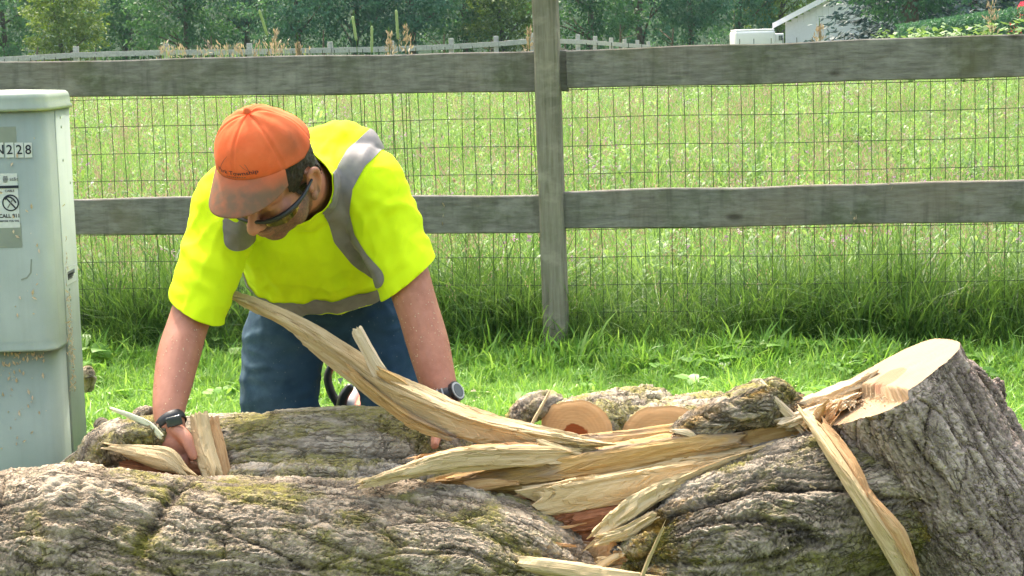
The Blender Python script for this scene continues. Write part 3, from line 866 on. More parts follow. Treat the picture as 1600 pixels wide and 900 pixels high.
# ------------------------------------------------------------------ grass
def blade_clump(name, n, rad, h0, h1, wd, bend, mat, seed, segs=4, lie=0.0, extra=None):
    r = np.random.default_rng(seed)
    an = r.uniform(0, 6.283, n); rr = rad * np.sqrt(r.random(n)); hh = r.uniform(h0, h1, n); ba = r.uniform(0, 6.283, n)
    bd = bend * r.uniform(.2, 1.3, n); ww = wd * r.uniform(.6, 1.3, n); sh = np.clip(.5 + .25 * r.normal(size=n), 0, 1)
    Vv, Ff, S, M = [], [], [], []
    for k in range(n):
        bx, by = rr[k] * math.cos(an[k]), rr[k] * math.sin(an[k]); dx, dy = math.cos(ba[k]), math.sin(ba[k])
        tw = r.uniform(-1.2, 1.2); sx, sy = math.cos(ba[k] + 1.57 + tw), math.sin(ba[k] + 1.57 + tw); b0 = len(Vv)
        for q in range(segs + 1):
            f = q / segs; out = hh[k] * bd[k] * f ** 2.1; z = hh[k] * (f - .42 * min(bd[k], 1.35) * f ** 2.6)
            w_ = ww[k] * (1 - f ** 2.2) * .5 * (0.75 + f)
            cx, cy = bx + dx * out, by + dy * out
            if q == segs: Vv.append((cx, cy, z)); S.append(sh[k])
            else: Vv += [(cx - sx * w_, cy - sy * w_, z), (cx + sx * w_, cy + sy * w_, z)]; S += [sh[k], sh[k]]
        for q in range(segs - 1): Ff.append((b0 + 2 * q, b0 + 2 * q + 1, b0 + 2 * q + 3, b0 + 2 * q + 2)); M.append(0)
        Ff.append((b0 + 2 * segs - 2, b0 + 2 * segs - 1, b0 + 2 * segs)); M.append(0)
    mats = [mat]
    if extra:
        em, cnt, kind = extra; mats.append(em)
        for k in range(cnt):
            a_ = r.uniform(0, 6.283); q = rad * math.sqrt(r.random()); x, y = q * math.cos(a_), q * math.sin(a_); z = r.uniform(.75, 1.12) * h1
            lx, ly = r.normal() * .05, r.normal() * .05; b0 = len(Vv)
            Vv += [(x - .001, y, 0), (x + .001, y, 0), (x + lx + .001, y + ly, z), (x + lx - .001, y + ly, z)]; S += [.5] * 4; Ff.append((b0, b0 + 1, b0 + 2, b0 + 3)); M.append(0)
            for _ in range(9 if kind == 'seed' else 7):
                if kind == 'seed': o = np.array([x + lx, y + ly, z]) + (r.normal() * .012, r.normal() * .012, r.uniform(-.07, .05)); s_ = .009
                else: o = np.array([x + lx, y + ly, z]) + r.normal(size=3) * .008; s_ = .009
                d1 = r.normal(size=3); d1 /= np.linalg.norm(d1); d2 = np.cross(d1, r.normal(size=3)); d2 /= np.linalg.norm(d2)
                if kind == 'seed': d1 = np.array([d1[0] * .4, d1[1] * .4, 1.])
                b0 = len(Vv); Vv += [tuple(o - d1 * s_), tuple(o + d2 * s_ * .5), tuple(o + d1 * s_), tuple(o - d2 * s_ * .5)]; S += [r.random()] * 4
                Ff.append((b0, b0 + 1, b0 + 2, b0 + 3)); M.append(1)
    o = mesh_obj(name, Vv, Ff, mats, None, True, dict(shade=S), M)
    COL.objects.unlink(o)
    return o

def broad_clump(name, n, rad, ln, wd, mat, seed, h=.05):
    r = np.random.default_rng(seed); Vv, Ff, S = [], [], []
    for k in range(n):
        a_ = r.uniform(0, 6.283); t = r.uniform(.2, 1.0); d = np.array([math.cos(a_), math.sin(a_), t]); d /= np.linalg.norm(d)
        s_ = np.cross(d, (0, 0, 1)); s_ /= np.linalg.norm(s_); q = r.normal(size=3) * rad * .4; q[2] = h * r.random(); l = ln * r.uniform(.6, 1.2); w_ = wd * r.uniform(.7, 1.2); b0 = len(Vv)
        for f, ww, dz in ((0, .08, 0), (.3, .8, .02), (.6, 1, .01), (.85, .6, -.05)):
            for sg in (-1, 1): Vv.append(tuple(q + d * l * f + s_ * sg * ww * w_ * .5 + np.array([0, 0, dz * l])))
        Vv.append(tuple(q + d * l + np.array([0, 0, -.16 * l]))); S += [np.clip(.5 + .3 * r.normal(), 0, 1)] * 9
        for m_ in range(3): Ff.append((b0 + 2 * m_, b0 + 2 * m_ + 1, b0 + 2 * m_ + 3, b0 + 2 * m_ + 2))
        Ff.append((b0 + 6, b0 + 7, b0 + 8))
    o = mesh_obj(name, Vv, Ff, mat, None, True, dict(shade=S)); COL.objects.unlink(o); return o

def scatter(name, label, pts, scl, idx, clumps, tilt=.12, kind='stuff'):
    """one object: a vertex per tuft, tufts instanced on it by geometry nodes"""
    n = len(pts)
    me = D.meshes.new(name); me.vertices.add(n); me.vertices.foreach_set('co', np.asarray(pts, np.float32).ravel())
    rot = np.stack([RNG.normal(size=n) * tilt, RNG.normal(size=n) * tilt, RNG.uniform(0, 6.283, n)], 1).astype(np.float32)
    me.attributes.new('rot', 'FLOAT_VECTOR', 'POINT').data.foreach_set('vector', rot.ravel())
    sc_ = np.asarray(scl, np.float32); sc_ = np.repeat(sc_[:, None], 3, 1) if sc_.ndim == 1 else sc_
    me.attributes.new('scl', 'FLOAT_VECTOR', 'POINT').data.foreach_set('vector', sc_.ravel())
    me.attributes.new('idx', 'INT', 'POINT').data.foreach_set('value', np.asarray(idx, np.int32))
    o = D.objects.new(name, me); COL.objects.link(o)
    g = D.node_groups.new(name + '_nodes', 'GeometryNodeTree')
    g.interface.new_socket('Geometry', in_out='INPUT', socket_type='NodeSocketGeometry')
    g.interface.new_socket('Geometry', in_out='OUTPUT', socket_type='NodeSocketGeometry')
    gi = g.nodes.new('NodeGroupInput'); go = g.nodes.new('NodeGroupOutput')
    ip = g.nodes.new('GeometryNodeInstanceOnPoints'); ip.inputs['Pick Instance'].default_value = True
    gi2 = g.nodes.new('GeometryNodeGeometryToInstance')
    for c in reversed(clumps):
        oi = g.nodes.new('GeometryNodeObjectInfo'); oi.inputs['Object'].default_value = c; oi.inputs['As Instance'].default_value = True
        g.links.new(oi.outputs['Geometry'], gi2.inputs[0])
    def na(nm, t):
        a_ = g.nodes.new('GeometryNodeInputNamedAttribute'); a_.data_type = t; a_.inputs['Name'].default_value = nm
        return next(s_ for s_ in a_.outputs if s_.enabled and s_.name == 'Attribute')
    g.links.new(gi.outputs[0], ip.inputs['Points']); g.links.new(gi2.outputs[0], ip.inputs['Instance'])
    g.links.new(na('idx', 'INT'), ip.inputs['Instance Index'])
    g.links.new(na('rot', 'FLOAT_VECTOR'), ip.inputs['Rotation']); g.links.new(na('scl', 'FLOAT_VECTOR'), ip.inputs['Scale'])
    g.links.new(ip.outputs[0], go.inputs[0])
    o.modifiers.new('tufts', 'NODES').node_group = g
    return tag(o, label, None, None, kind)

def fence_y(x): return FA.y + (x - FA.x) * fd.y / fd.x

# mown lawn
lawn = [blade_clump('lawn_tuft', 34, .05, .025, .085, .0042, .8, M_lawn, s) for s in range(21, 26)]
lawn += [blade_clump('lawn_tuft', 26, .05, .05, .12, .0048, 1.0, M_lawn, 31)]
lawn += [broad_clump('clover_tuft', 9, .05, .05, .03, M_lawn, 41)]
n = 15000
y = 3.2 + (RNG.random(n) ** .8) * 4.2; x = (RNG.random(n) * 2 - 1) * (.30 * y + .55)
fy = fence_y(x); keep = (y < fy + .1)
x, y, fy = x[keep], y[keep], fy[keep]; n = len(x)
pn = n2(x * 1.7, y * 1.7, 8); pn2 = n2(x * 6, y * 6, 9)
sc_ = (.85 + .35 * pn + .3 * pn2 + .15 * RNG.normal(size=n)).clip(.4, 1.7) * (1 + .75 * sst(-.55, -.05, y - fy))
ix = RNG.choice(7, n, p=[.17, .17, .17, .17, .14, .13, .05])
scatter('lawn_grass', 'short green lawn grass between the trunk and the fence', np.stack([x, y, gz(x, y)], 1), sc_, ix, lawn)

# tall uncut grass along the fence
tall = [blade_clump('tall_tuft', 30, .07, .22, .52, .0065, .75, M_tall, s, 5) for s in (51, 52, 53)]
tall += [blade_clump('tall_tuft', 24, .06, .15, .40, .008, 1.25, M_tall, 54, 6), blade_clump('tall_tuft', 20, .05, .35, .62, .005, .45, M_tall, 55, 5, extra=(M_seed, 2, 'seed'))]
n = 2300
x = RNG.uniform(-2.6, 2.6, n); dy = RNG.gamma(2.0, .16, n) - .10; y = fence_y(x) + dy
sz = (.78 + .30 * n2(x * 1.1, y * .8, 14) + .14 * RNG.normal(size=n)).clip(.35, 1.35) * (.55 + .45 * sst(-.12, .15, dy))
scatter('tall_grass', 'tall uncut grass growing along the foot of the wire fence', np.stack([x, y, gz(x, y)], 1), sz, RNG.choice(5, n, p=[.24, .24, .22, .18, .12]), tall, .16)

# meadow
mead = [blade_clump('meadow_tuft', 34, .13, .25, .55, .007, .8, M_mead, s, 4) for s in (61, 62)]
mead += [blade_clump('meadow_tuft', 30, .13, .25, .6, .006, .6, M_mead, 63, 4, extra=(M_seed, 6, 'seed')),
         blade_clump('meadow_tuft', 26, .12, .2, .5, .008, .9, M_mead, 64, 4, extra=(M_flower, 3, 'flower')),
         broad_clump('herb_tuft', 90, .15, .055, .018, M_mead, 65, .42), broad_clump('herb_tuft', 80, .14, .06, .016, M_tall, 66, .40)]
n = 15000
q = RNG.random(n); y = 7.35 * (60 / 7.35) ** (q ** 1.02); x = (RNG.random(n) * 2 - 1) * (.30 * y + 1.2)
keep = y > fence_y(x) + .25; x, y = x[keep], y[keep]; n = len(x)
sz = (.85 + .35 * n2(x * .5, y * .4, 15) + .16 * RNG.normal(size=n)).clip(.4, 1.5) * (.75 + .25 * sst(8, 14, y)) * (1 + .4 * sst(20, 50, y))
fl = n2(x * .6, y * .5, 17); ix = RNG.choice(6, n, p=[.27, .24, .22, .04, .15, .08]); ix = np.where((ix < 2) & (fl > .35) & (RNG.random(n) < .30), 3, ix)
sy = np.stack([sz * (1 + .5 * sst(15, 40, y)), sz * (1 + .5 * sst(15, 40, y)), sz.clip(.4, 1.35)], 1)
scatter('meadow_grass', 'sunlit meadow grass with mauve flower specks beyond the fence', np.stack([x, y, gz(x, y)], 1), sy, ix, mead, .15)

# stalks one can count, standing above the top rail
def stalk(name, px, top, bot, Yd, wid, mat, label, cat, group, lean=0, kind='timothy'):
    a_, b_ = at(px, top, Yd), at(px + lean, bot, Yd); r = np.random.default_rng(int(px)); g = gz(b_.x, Yd)
    root = empty(name, (b_.x + .03, Yd, float(g)), label, cat, group)
    d, _ = sweep([(b_.x + .03, Yd, float(g)), tuple(b_ * 1.0), tuple(a_ * 1.0)], [.002, .0016, .001], [.002, .0016, .001], 14, 5, ref=(0, 1, 0)); mesh_obj('stem', d['V'], d['F'], M_tall, root, True, dict(shade=np.full(len(d['V']), .6)))
    if kind == 'timothy':
        d, _ = sweep([b_, (a_ + b_) / 2, a_], [wid] * 3, [wid] * 3, 22, 12, ref=(0, 1, 0), round0=.012, round1=.014,
                     disp=lambda s, t, P, U: .0012 * n2(s * 500, P * 4, 3))
        mesh_obj('seed_spike', d['V'], d['F'], M_timothy, root, True, dict(shade=(.5 + .5 * n2(d['attrs']['grain'][:, 0] * 300, d['attrs']['grain'][:, 1] * 900, 2)).clip(0, 1)))
    else:
        n = 70; f = r.random(n); c = A3(b_)[None] + (A3(a_) - A3(b_))[None] * f[:, None]; off = r.normal(size=(n, 3)) * wid * (1.1 - f * .7)[:, None]; c = c + off
        dd = np.array([0, 0, 1.]) + off / wid * .35 + r.normal(size=(n, 3)) * .3; dd /= np.linalg.norm(dd, axis=1)[:, None]
        Vq, Fq = quads_from(c, dd, r.normal(size=(n, 3)), r.uniform(.015, .032, n), r.uniform(.005, .009, n))
        mesh_obj('panicle', Vq, Fq, M_seed, root, False, dict(shade=np.repeat(r.random(n), 4)))
G1, G2 = 'timothy stalks above the top rail', 'tan seed plumes above the top rail'
stalk('timothy_grass', 405, 15, 56, 7.6, .0055, M_timothy, 'leaning green timothy stalk above the rail, leftmost of the four', 'grass stalk', G1, 13)
stalk('timothy_grass', 551, 25, 64, 7.7, .0055, M_timothy, 'upright green timothy stalk, second from the left above the rail', 'grass stalk', G1, 6)
stalk('timothy_grass', 581, 40, 82, 7.6, .0052, M_timothy, 'shortest upright timothy stalk, barely above the top rail', 'grass stalk', G1, 0)
stalk('timothy_grass', 619, 15, 62, 7.7, .0055, M_timothy, 'tallest upright timothy stalk next to a tan plume', 'grass stalk', G1, 3)
for px, t_, b_, wd_, lab in ((430, 46, 92, .012, 'slim tan seed plume beside the leaning timothy stalk'), (635, 38, 84, .016, 'bushy tan seed plume beside the tallest timothy stalk'),
                        (609, 50, 88, .013, 'small tan seed plume just left of the tallest timothy stalk'), (828, 44, 84, .012, 'tan seed plume close to the left of the fence post'),
                        (1281, 41, 70, .012, 'tan seed plume in front of the white shed'), (1550, 6, 54, .020, 'tall thick tan seed plume at the right above the rail'), (466, 66, 92, .009, 'faint short tan plume left of the middle of the rail')):
    stalk('seed_plume', px, t_, b_, 7.7, wd_, M_seed, lab, 'grass stalk', G2, 0, 'plume')
# loose tan seed heads along the rail top
n = 60; px = RNG.uniform(250, 480, n); c = np.array([A3(at(a_, RNG.uniform(70, 86), 8.2)) for a_ in px])
dd = np.array([0, 0, 1.]) + RNG.normal(size=(n, 3)) * .4; dd /= np.linalg.norm(dd, axis=1)[:, None]
cc = np.concatenate([c + RNG.normal(size=(n, 3)) * .012 for _ in range(5)]); d5 = np.tile(dd, (5, 1)); m5 = len(cc)
Vq, Fq = quads_from(cc, d5, RNG.normal(size=(m5, 3)), RNG.uniform(.012, .03, m5), RNG.uniform(.004, .008, m5))
st = np.stack([c - (.0006, 0, 0), c + (.0006, 0, 0), c * (1, 1, 0) + (.0006, 0, .05), c * (1, 1, 0) + (-.0006, 0, .05)], 1).reshape(-1, 3)
Vq2 = np.concatenate([Vq, st]); Fq2 = np.concatenate([Fq, np.arange(len(st)).reshape(-1, 4) + len(Vq)])
tag(mesh_obj('seed_grass', Vq2, Fq2, [M_seed, M_mead], None, False, dict(shade=RNG.random(len(Vq2))), np.r_[np.zeros(len(Fq), int), np.ones(len(Fq2) - len(Fq), int)]), 'thin tan seeding grass behind the top rail', None, None, 'stuff')

# leafy weeds at the right, above the rail
for k, (px, top, Yd, wd_, lab) in enumerate(((1392, 46, 24, .55, 'low leafy weed in front of the bare grey tree trunk'), (1440, 46, 22, .5, 'small pale weed right of the bare grey tree trunk'),
                                          (1478, 36, 21, .6, 'pale leafy weed left of the tall tan plume'), (1527, 34, 20, .55, 'leafy weed at the foot of the tall tan plume'), (1585, 33, 21, .6, 'leafy weed at the right edge below the red car'))):
    b_ = at(px, top, Yd); r = np.random.default_rng(70 + k); root = empty('leafy_weed', (b_.x, Yd, 0), lab, 'plant', 'pale weeds above the rail at the right')
    C, Dd = [], []
    for s_ in range(16):
        x0, y0 = r.normal() * wd_ * .35, r.normal() * wd_ * .3; hh = b_.z * r.uniform(.8, 1.02)
        n = 26; f = r.uniform(.66, 1, n); C.append(np.stack([b_.x + x0 * (1 + .3 * f) + r.normal(size=n) * .035, Yd + y0 + r.normal(size=n) * .035, hh * f], 1))
        a_ = r.uniform(0, 6.28, n); Dd.append(np.stack([np.cos(a_), np.sin(a_), .35 + 0 * a_], 1))
    C = np.concatenate(C); Dd = np.concatenate(Dd); Dd /= np.linalg.norm(Dd, axis=1)[:, None]; n = len(C)
    Vq, Fq = quads_from(C, Dd, RNG.normal(size=(n, 3)) * .4 + (0, 0, 1), r.uniform(.07, .13, n), r.uniform(.035, .06, n))
    mesh_obj('foliage', Vq, Fq, M_weed, root, False, dict(shade=np.repeat(r.random(n) * .5, 4)))
# dark juniper hedge under the red car
hg = empty('hedge', at(1520, 40, 78).xy.to_3d(), 'low green juniper hedge in front of the red car', 'hedge')
c0 = at(1520, 30, 78); n = 9000; u_ = RNG.random(n); xx = c0.x - 3.0 + u_ * 6.4; zt = at(1500, 36, 78).z + 1.0 * u_ * .75
zz = zt * RNG.random(n) ** .5; dd = unit(n) + (0.3, 0, .8); dd /= np.linalg.norm(dd, axis=1)[:, None]
Vq, Fq = quads_from(np.stack([xx, 78 + RNG.normal(size=n) * .5, zz], 1), dd, unit(n), RNG.uniform(.14, .3, n), RNG.uniform(.035, .07, n))
mesh_obj('foliage', Vq, Fq, M_leaf[1], hg, False, dict(shade=np.repeat(RNG.random(n) * .4, 4)))

# ------------------------------------------------------------------ the felled trunk and its stump
SURF = []                                        # bark surfaces that catch chips: (V, normals)
def bark_log(name, mats, parent, px, a, b, nu, nv, disp, label=None, cat=None, dense=True, **kw):
    cs = [at(*p) for p in px]
    if 'phis' not in kw:
        th = np.linspace(0, 1, nv, endpoint=False)
        kw['phis'] = (-1.75 + 2 * np.pi * (th - .105 * np.sin(2 * np.pi * (th - .43)) * (1 if dense else 0)))
    d, info = sweep(cs, a, b, nu, nv, disp=disp, **kw)
    o = mesh_obj(name, d['V'], d['F'], mats, parent, True, d['attrs'], d['midx'])
    me = o.data; nn = np.empty(len(me.vertices) * 3, np.float32); me.vertices.foreach_get('normal', nn)
    m_ = info['nu'] * info['nv']; SURF.append((name, d['V'][:m_], nn.reshape(-1, 3)[:m_]))
    return tag(o, label, cat)

def slab(name, mat, parent, px, a, b, nu=60, nv=26, expo=3.2, roll=0.0, seed=0, amp=.0035, wob=.006, j0=.03, j1=.03, f=75, **kw):
    kw.setdefault('caps', ((.8, .004), (.4, .0)))
    return sweep_obj(name, mat, parent, [at(*p) for p in px], a, b, nu, nv, expo=expo, roll=roll, capgrain='wood',
                     disp=wood_disp(amp, f, seed, wob), jag0=(lambda ph: -jagged(j0, seed + 3)(ph)) if j0 else None,
                     jag1=jagged(j1, seed + 7) if j1 else None, flat=False, **kw)

RT = empty('felled_tree', at(800, 900, 3.85), 'huge mossy felled tree trunk, split open and lying across the foreground', 'felled tree')
_bA = bark_disp(.0155, .14, 1, 5.5, 16.0, .018, .24)
def dispA(s, t, PH, U):
    d, h, tn = _bA(s, t, PH, U)
    k = np.exp(-((s - .37) / .085) ** 2 - ((PH - 1.05) / .42) ** 2) + .5 * np.exp(-((s - .36) / .05) ** 2 - ((PH - .55) / .25) ** 2)
    crease = np.exp(-((s - .53 - .06 * (PH - 1)) / .016) ** 2) * sst(.3, .7, PH) * (1 - sst(1.25, 1.5, PH))
    rip = .004 * np.sin(np.hypot(s - .37, (PH - 1.0) * .22) * 190)
    return d * (1 - .5 * np.clip(k, 0, 1)) + .030 * k + rip * np.clip(k, 0, 1) - .018 * crease, np.clip(h + .15 * k - .5 * crease, 0, 1), tn
bark_log('front_trunk', [M_bark, M_warm], RT,
         [(-160, 914, 3.80), (0, 908, 3.82), (130, 899, 3.84), (300, 914, 3.85), (480, 916, 3.86), (640, 922, 3.86), (780, 936, 3.86), (868, 965, 3.86)],
         [.21, .21, .21, .215, .215, .21, .20, .175], [.22, .22, .215, .22, .22, .215, .205, .175], 640, 300, dispA,
         jag1=lambda ph: jagged(.06, 5, 2.2)(ph) - .015 - .075 * (1 - sst(.22, .55, ph)), caps=((.95, -.004), (.86, -.03), (.6, -.09), (.25, -.12)), capgrain='wood')
_bB = bark_disp(.014, -.15, 2, 5.0, 14.0, .020, .2)
def dispB(s, t, PH, U):
    d, h, tn = _bB(s, t, PH, U)
    dent = np.exp(-((s - .72) / .10) ** 2 - ((PH - .55) / .22) ** 2)
    return d - .035 * dent, np.clip(h - .1 * dent, 0, 1), tn
bark_log('back_trunk', [M_barkB, M_warm], RT,
         [(105, 872, 4.17), (150, 826, 4.20), (230, 795, 4.24), (330, 784, 4.25), (450, 781, 4.25), (600, 778, 4.25), (690, 783, 4.24), (728, 792, 4.23)],
         [.09, .14, .18, .19, .20, .20, .19, .17], [.09, .155, .185, .195, .20, .20, .19, .175], 430, 250, dispB, jag1=jagged(.03, 8))
bark_log('right_trunk', [M_barkC, M_warm], RT,
         [(1024, 930, 3.845), (1072, 897, 3.85), (1180, 845, 3.86), (1290, 800, 3.87), (1420, 765, 3.88)],
         [.16, .17, .175, .175, .16], [.165, .175, .18, .172, .15], 330, 290, bark_disp(.019, .40, 3, 6.0, 14.0, .028, .38),
         jag0=lambda ph: -jagged(.05, 6, 2.0)(ph) + .01, caps=((.95, .004), (.85, .02), (.55, .05), (.2, .06)), capgrain='wood')
# broken open heartwood between the two bark pieces
slab('heartwood', M_gold, RT, [(690, 775, 3.99), (800, 768, 3.99), (900, 748, 3.98), (1000, 730, 3.98), (1100, 708, 3.97), (1190, 684, 3.96), (1270, 664, 3.95)],
     [.06, .08, .085, .08, .075, .06, .05], [.035, .055, .064, .058, .052, .046, .04], 160, 44, 2.6, 0, 21, .006, .009)
slab('rotten_heart', M_red, RT, [(770, 852, 3.93), (860, 842, 3.92), (950, 838, 3.92), (1060, 820, 3.92)], [.07, .07, .07, .06], [.09, .1, .095, .08], 90, 50, 2.4, 0, 22, .010, .014, f=40)
slab('top_strip', M_gold, RT, [(868, 700, 4.03), (960, 693, 4.03), (1060, 682, 4.02), (1150, 664, 4.01), (1250, 638, 4.0)], .045, [.012, .022, .024, .024, .018], 130, 30, 3, .35, 23, .004, .006, .06)
slab('mid_strip', M_gold, RT, [(722, 757, 3.925), (820, 746, 3.92), (930, 727, 3.915), (1060, 704, 3.91), (1150, 690, 3.91)], .03, [.016, .026, .030, .024, .014], 120, 30, 3, .3, 24, .005, .007, .05)
slab('low_strip', M_pale, RT, [(850, 783, 3.865), (950, 764, 3.87), (1060, 741, 3.88), (1150, 721, 3.89)], .022, [.033, .033, .031, .022], 120, 36, 3.4, .12, 25, .005, .006, .035)
slab('red_strip', M_red, RT, [(862, 822, 3.86), (930, 812, 3.86), (1020, 786, 3.87)], .02, [.022, .022, .014], 60, 26, 3, .1, 26, .007, .008, .05)
slab('sapwood_edge', M_pale, RT, [(945, 826, 3.775), (978, 800, 3.79), (1026, 770, 3.81), (1100, 741, 3.84), (1215, 697, 3.87)], [.012, .016, .016, .014, .010], [.013, .018, .016, .012, .007], 110, 30, 3.2, .45, 27, .006, .008, .035)
slab('sapwood_edge', M_pale, RT, [(950, 840, 3.755), (978, 832, 3.76), (1012, 812, 3.77)], .010, [.008, .011, .009], 50, 22, 3, .2, 28, .005, .008, .03)
# splinters at the break
def splinters(name, mat, parent, x0, x1, y0, y1, Y0, Y1, n, ln, ang, th, seed):
    r = np.random.default_rng(seed)
    for k in range(n):
        px, py, Yd = r.uniform(x0, x1), r.uniform(y0, y1), r.uniform(Y0, Y1); l = ln * r.uniform(.5, 1.3) / 2; a_ = ang + r.normal() * .22
        dx, dy = math.cos(a_) * l, -math.sin(a_) * l; t_ = th * r.uniform(.5, 1.4)
        slab(name, mat, parent, [(px - dx, py - dy, Yd), (px, py + r.normal() * 2, Yd + r.normal() * .006), (px + dx, py + dy, Yd + r.normal() * .01)], [t_ * .6, t_ * .5, t_ * .2], [t_, t_ * .8, t_ * .25],
             18, 12, 3, r.uniform(-.5, .5), seed + k, .002, .002, .012, .02)
splinters('splinter', M_warm, RT, 858, 892, 818, 872, 3.77, 3.85, 6, 44, -.02, .007, 31)
splinters('splinter', M_pale, RT, 950, 974, 850, 892, 3.74, 3.80, 8, 32, .5, .008, 32)
splinters('splinter', M_warm, RT, 740, 850, 755, 800, 3.86, 3.92, 7, 80, .05, .012, 33)
splinters('splinter', M_pale, RT, 846, 900, 684, 712, 3.90, 3.96, 8, 80, -.25, .006, 34)
slab('bottom_slab', M_pale, RT, [(822, 887, 3.72), (900, 897, 3.71), (960, 904, 3.70), (1012, 910, 3.70)], .03, [.014, .016, .014, .008], 60, 26, 3.2, .6, 35, .003, .005, .03)
# crevice where the right hand digs in
slab('crevice_wood', M_pale, RT, [(182, 700, 4.0), (225, 709, 3.99), (262, 718, 3.975), (284, 734, 3.965)], [.02, .022, .02, .012], [.008, .018, .024, .010], 60, 26, 3, .35, 36, .003, .004, .03)
slab('crevice_heart', M_red, RT, [(200, 728, 4.03), (260, 738, 4.03), (330, 742, 4.03)], .03, [.02, .03, .02], 40, 24, 2.5, 0, 37, .006, .006)
slab('crevice_wedge', M_pale, RT, [(312, 655, 4.055), (316, 682, 4.035), (322, 710, 4.01), (330, 737, 3.99)], [.018, .018, .018, .016], [.012, .016, .015, .018], 50, 24, 3, .25, 38, .003, .004, .015)
slab('crevice_wedge', M_warm, RT, [(330, 668, 4.08), (338, 700, 4.05), (344, 735, 4.03)], .02, [.010, .013, .016], 40, 22, 3, .2, 39, .004, .005, .02)
bark_log('bark_lip', [M_barkB, M_warm], RT, [(128, 726, 4.03), (160, 700, 4.05), (205, 683, 4.06), (250, 678, 4.06), (278, 686, 4.05)], [.03, .06, .07, .06, .03], [.02, .036, .042, .034, .02], 90, 60,
         bark_disp(.018, .1, 12, 9, 22, .012), dense=False, round0=.05, round1=.04, caps=((.9, .004), (.5, .008)), capgrain='wood')
bark_log('bark_lump', [M_barkB, M_warm], RT, [(208, 655, 4.16), (228, 645, 4.18), (250, 652, 4.18)], [.02, .026, .02], [.010, .014, .010], 30, 30, bark_disp(.014, .1, 13, 16, 30, .006), dense=False, round0=.02, round1=.02)
bark_log('bark_lump', [M_barkB, M_warm], RT, [(150, 672, 4.16), (160, 664, 4.17), (166, 690, 4.17)], [.012, .016, .014], [.010, .014, .012], 26, 26, bark_disp(.012, .1, 14, 16, 30, .006), dense=False, round0=.02, round1=.02)
bark_log('middle_bark', [M_barkB, M_warm], RT, [(338, 752, 4.06), (440, 750, 4.065), (560, 748, 4.07), (650, 746, 4.07), (712, 750, 4.06)], .065, [.026, .036, .040, .036, .024], 220, 60,
         bark_disp(.016, .1, 19, 6, 18, .012), dense=False, round0=.06, round1=.05)
# bark slab resting on the split face
o = bark_log('bark_slab', [M_barkC, M_white], None, [(1050, 678, 3.95), (1095, 664, 3.94), (1150, 646, 3.93), (1205, 630, 3.925), (1236, 636, 3.92)], [.03, .045, .05, .045, .03], [.016, .034, .047, .050, .030], 120, 60,
         bark_disp(.015, .35, 15, 9, 22, .010), 'thick curved piece of dark bark lying on the split wood by the stump', 'bark', dense=False, jag0=jagged(.02, 4), jag1=jagged(.02, 5), caps=((.93, .002), (.5, -.01)), capgrain='wood')
slab('broken_edge', M_white, o, [(1058, 674, 3.90), (1078, 678, 3.895), (1092, 692, 3.895)], .006, [.003, .006, .004], 34, 16, 3, 0, 43, .002, .003, .01)
slab('broken_edge', M_white, o, [(1192, 602, 3.91), (1214, 628, 3.89), (1240, 655, 3.88)], .008, [.004, .008, .009], 34, 16, 3, 0, 44, .002, .003, .01)
# ragged wood between trunk and stump
slab('ragged_wood', M_white, RT, [(1215, 655, 3.95), (1265, 636, 3.96), (1310, 618, 3.97), (1348, 602, 3.97)], .04, [.010, .015, .016, .010], 90, 30, 2.6, .4, 45, .008, .010)
slab('ragged_wood', M_white, RT, [(1240, 664, 3.90), (1285, 648, 3.90), (1325, 632, 3.91)], .04, [.010, .012, .008], 60, 30, 2.6, .5, 63, .007, .008)
splinters('splinter', M_white, RT, 1232, 1300, 620, 652, 3.90, 3.95, 8, 38, .42, .007, 46)
splinters('splinter', M_warm, RT, 1255, 1300, 640, 668, 3.80, 3.86, 6, 34, .9, .008, 47)
slab('hinge_sliver', M_pale, RT, [(1262, 650, 3.83), (1288, 690, 3.77), (1326, 750, 3.70), (1366, 815, 3.66), (1400, 872, 3.65), (1428, 925, 3.65)], [.010] * 6, [.006, .013, .015, .014, .015, .016], 90, 22, 3.2, 0, 48, .002, .003, .02)
slab('hinge_sliver', M_warm, RT, [(1292, 672, 3.79), (1330, 728, 3.73), (1352, 772, 3.69)], [.012] * 3, [.006, .012, .004], 50, 20, 3, 0, 49, .003, .003, .02)
slab('hinge_sliver', M_warm, RT, [(1362, 780, 3.68), (1398, 830, 3.655), (1424, 882, 3.645)], [.012] * 3, [.006, .016, .008], 50, 20, 3, 0, 50, .003, .003, .02)

ST = empty('stump', at(1640, 1010, 3.86), 'leaning grey barked stump with a fresh pale two level saw cut', 'tree stump')
def stepf(x1, x2):
    q = sst(-.046, -.036, x2 + .25 * (x1 - .02) + .006 * n2(x1 * 60, x2 * 60, 3))
    return -.027 * (1 - q) + .0015 * n2(x1 * 30, x2 * 30, 6)
_bS = bark_disp(.0135, .12, 4, 8, 20.0, .014, .16)
def dispS(s, t, PH, U):
    d, h, tn = _bS(s, t, PH, U)
    return d * (.3 + .7 * sst(1.0, .93, U)) + .014 * np.cos(PH * 5 + s * 3) * (1 - .6 * U), h, tn
th = np.linspace(0, 2 * np.pi, 330, endpoint=False)
bark_log('stump', [M_barkS, M_cut], ST, [(1700, 1110, 3.87), (1595, 940, 3.87), (1492, 772, 3.86), (1389, 590, 3.86)], [.30, .215, .178, .158], [.30, .215, .168, .156], 300, 330, dispS,
         phis=th, jag1=lambda ph: stepf(.158 * np.cos(ph), .156 * np.sin(ph)), cap_fn=stepf, caps=((.97, .0), (.95, 0), (.9, 0), (.8, 0), (.7, 0), (.6, 0), (.5, 0), (.4, 0), (.3, 0), (.2, 0), (.1, 0)))
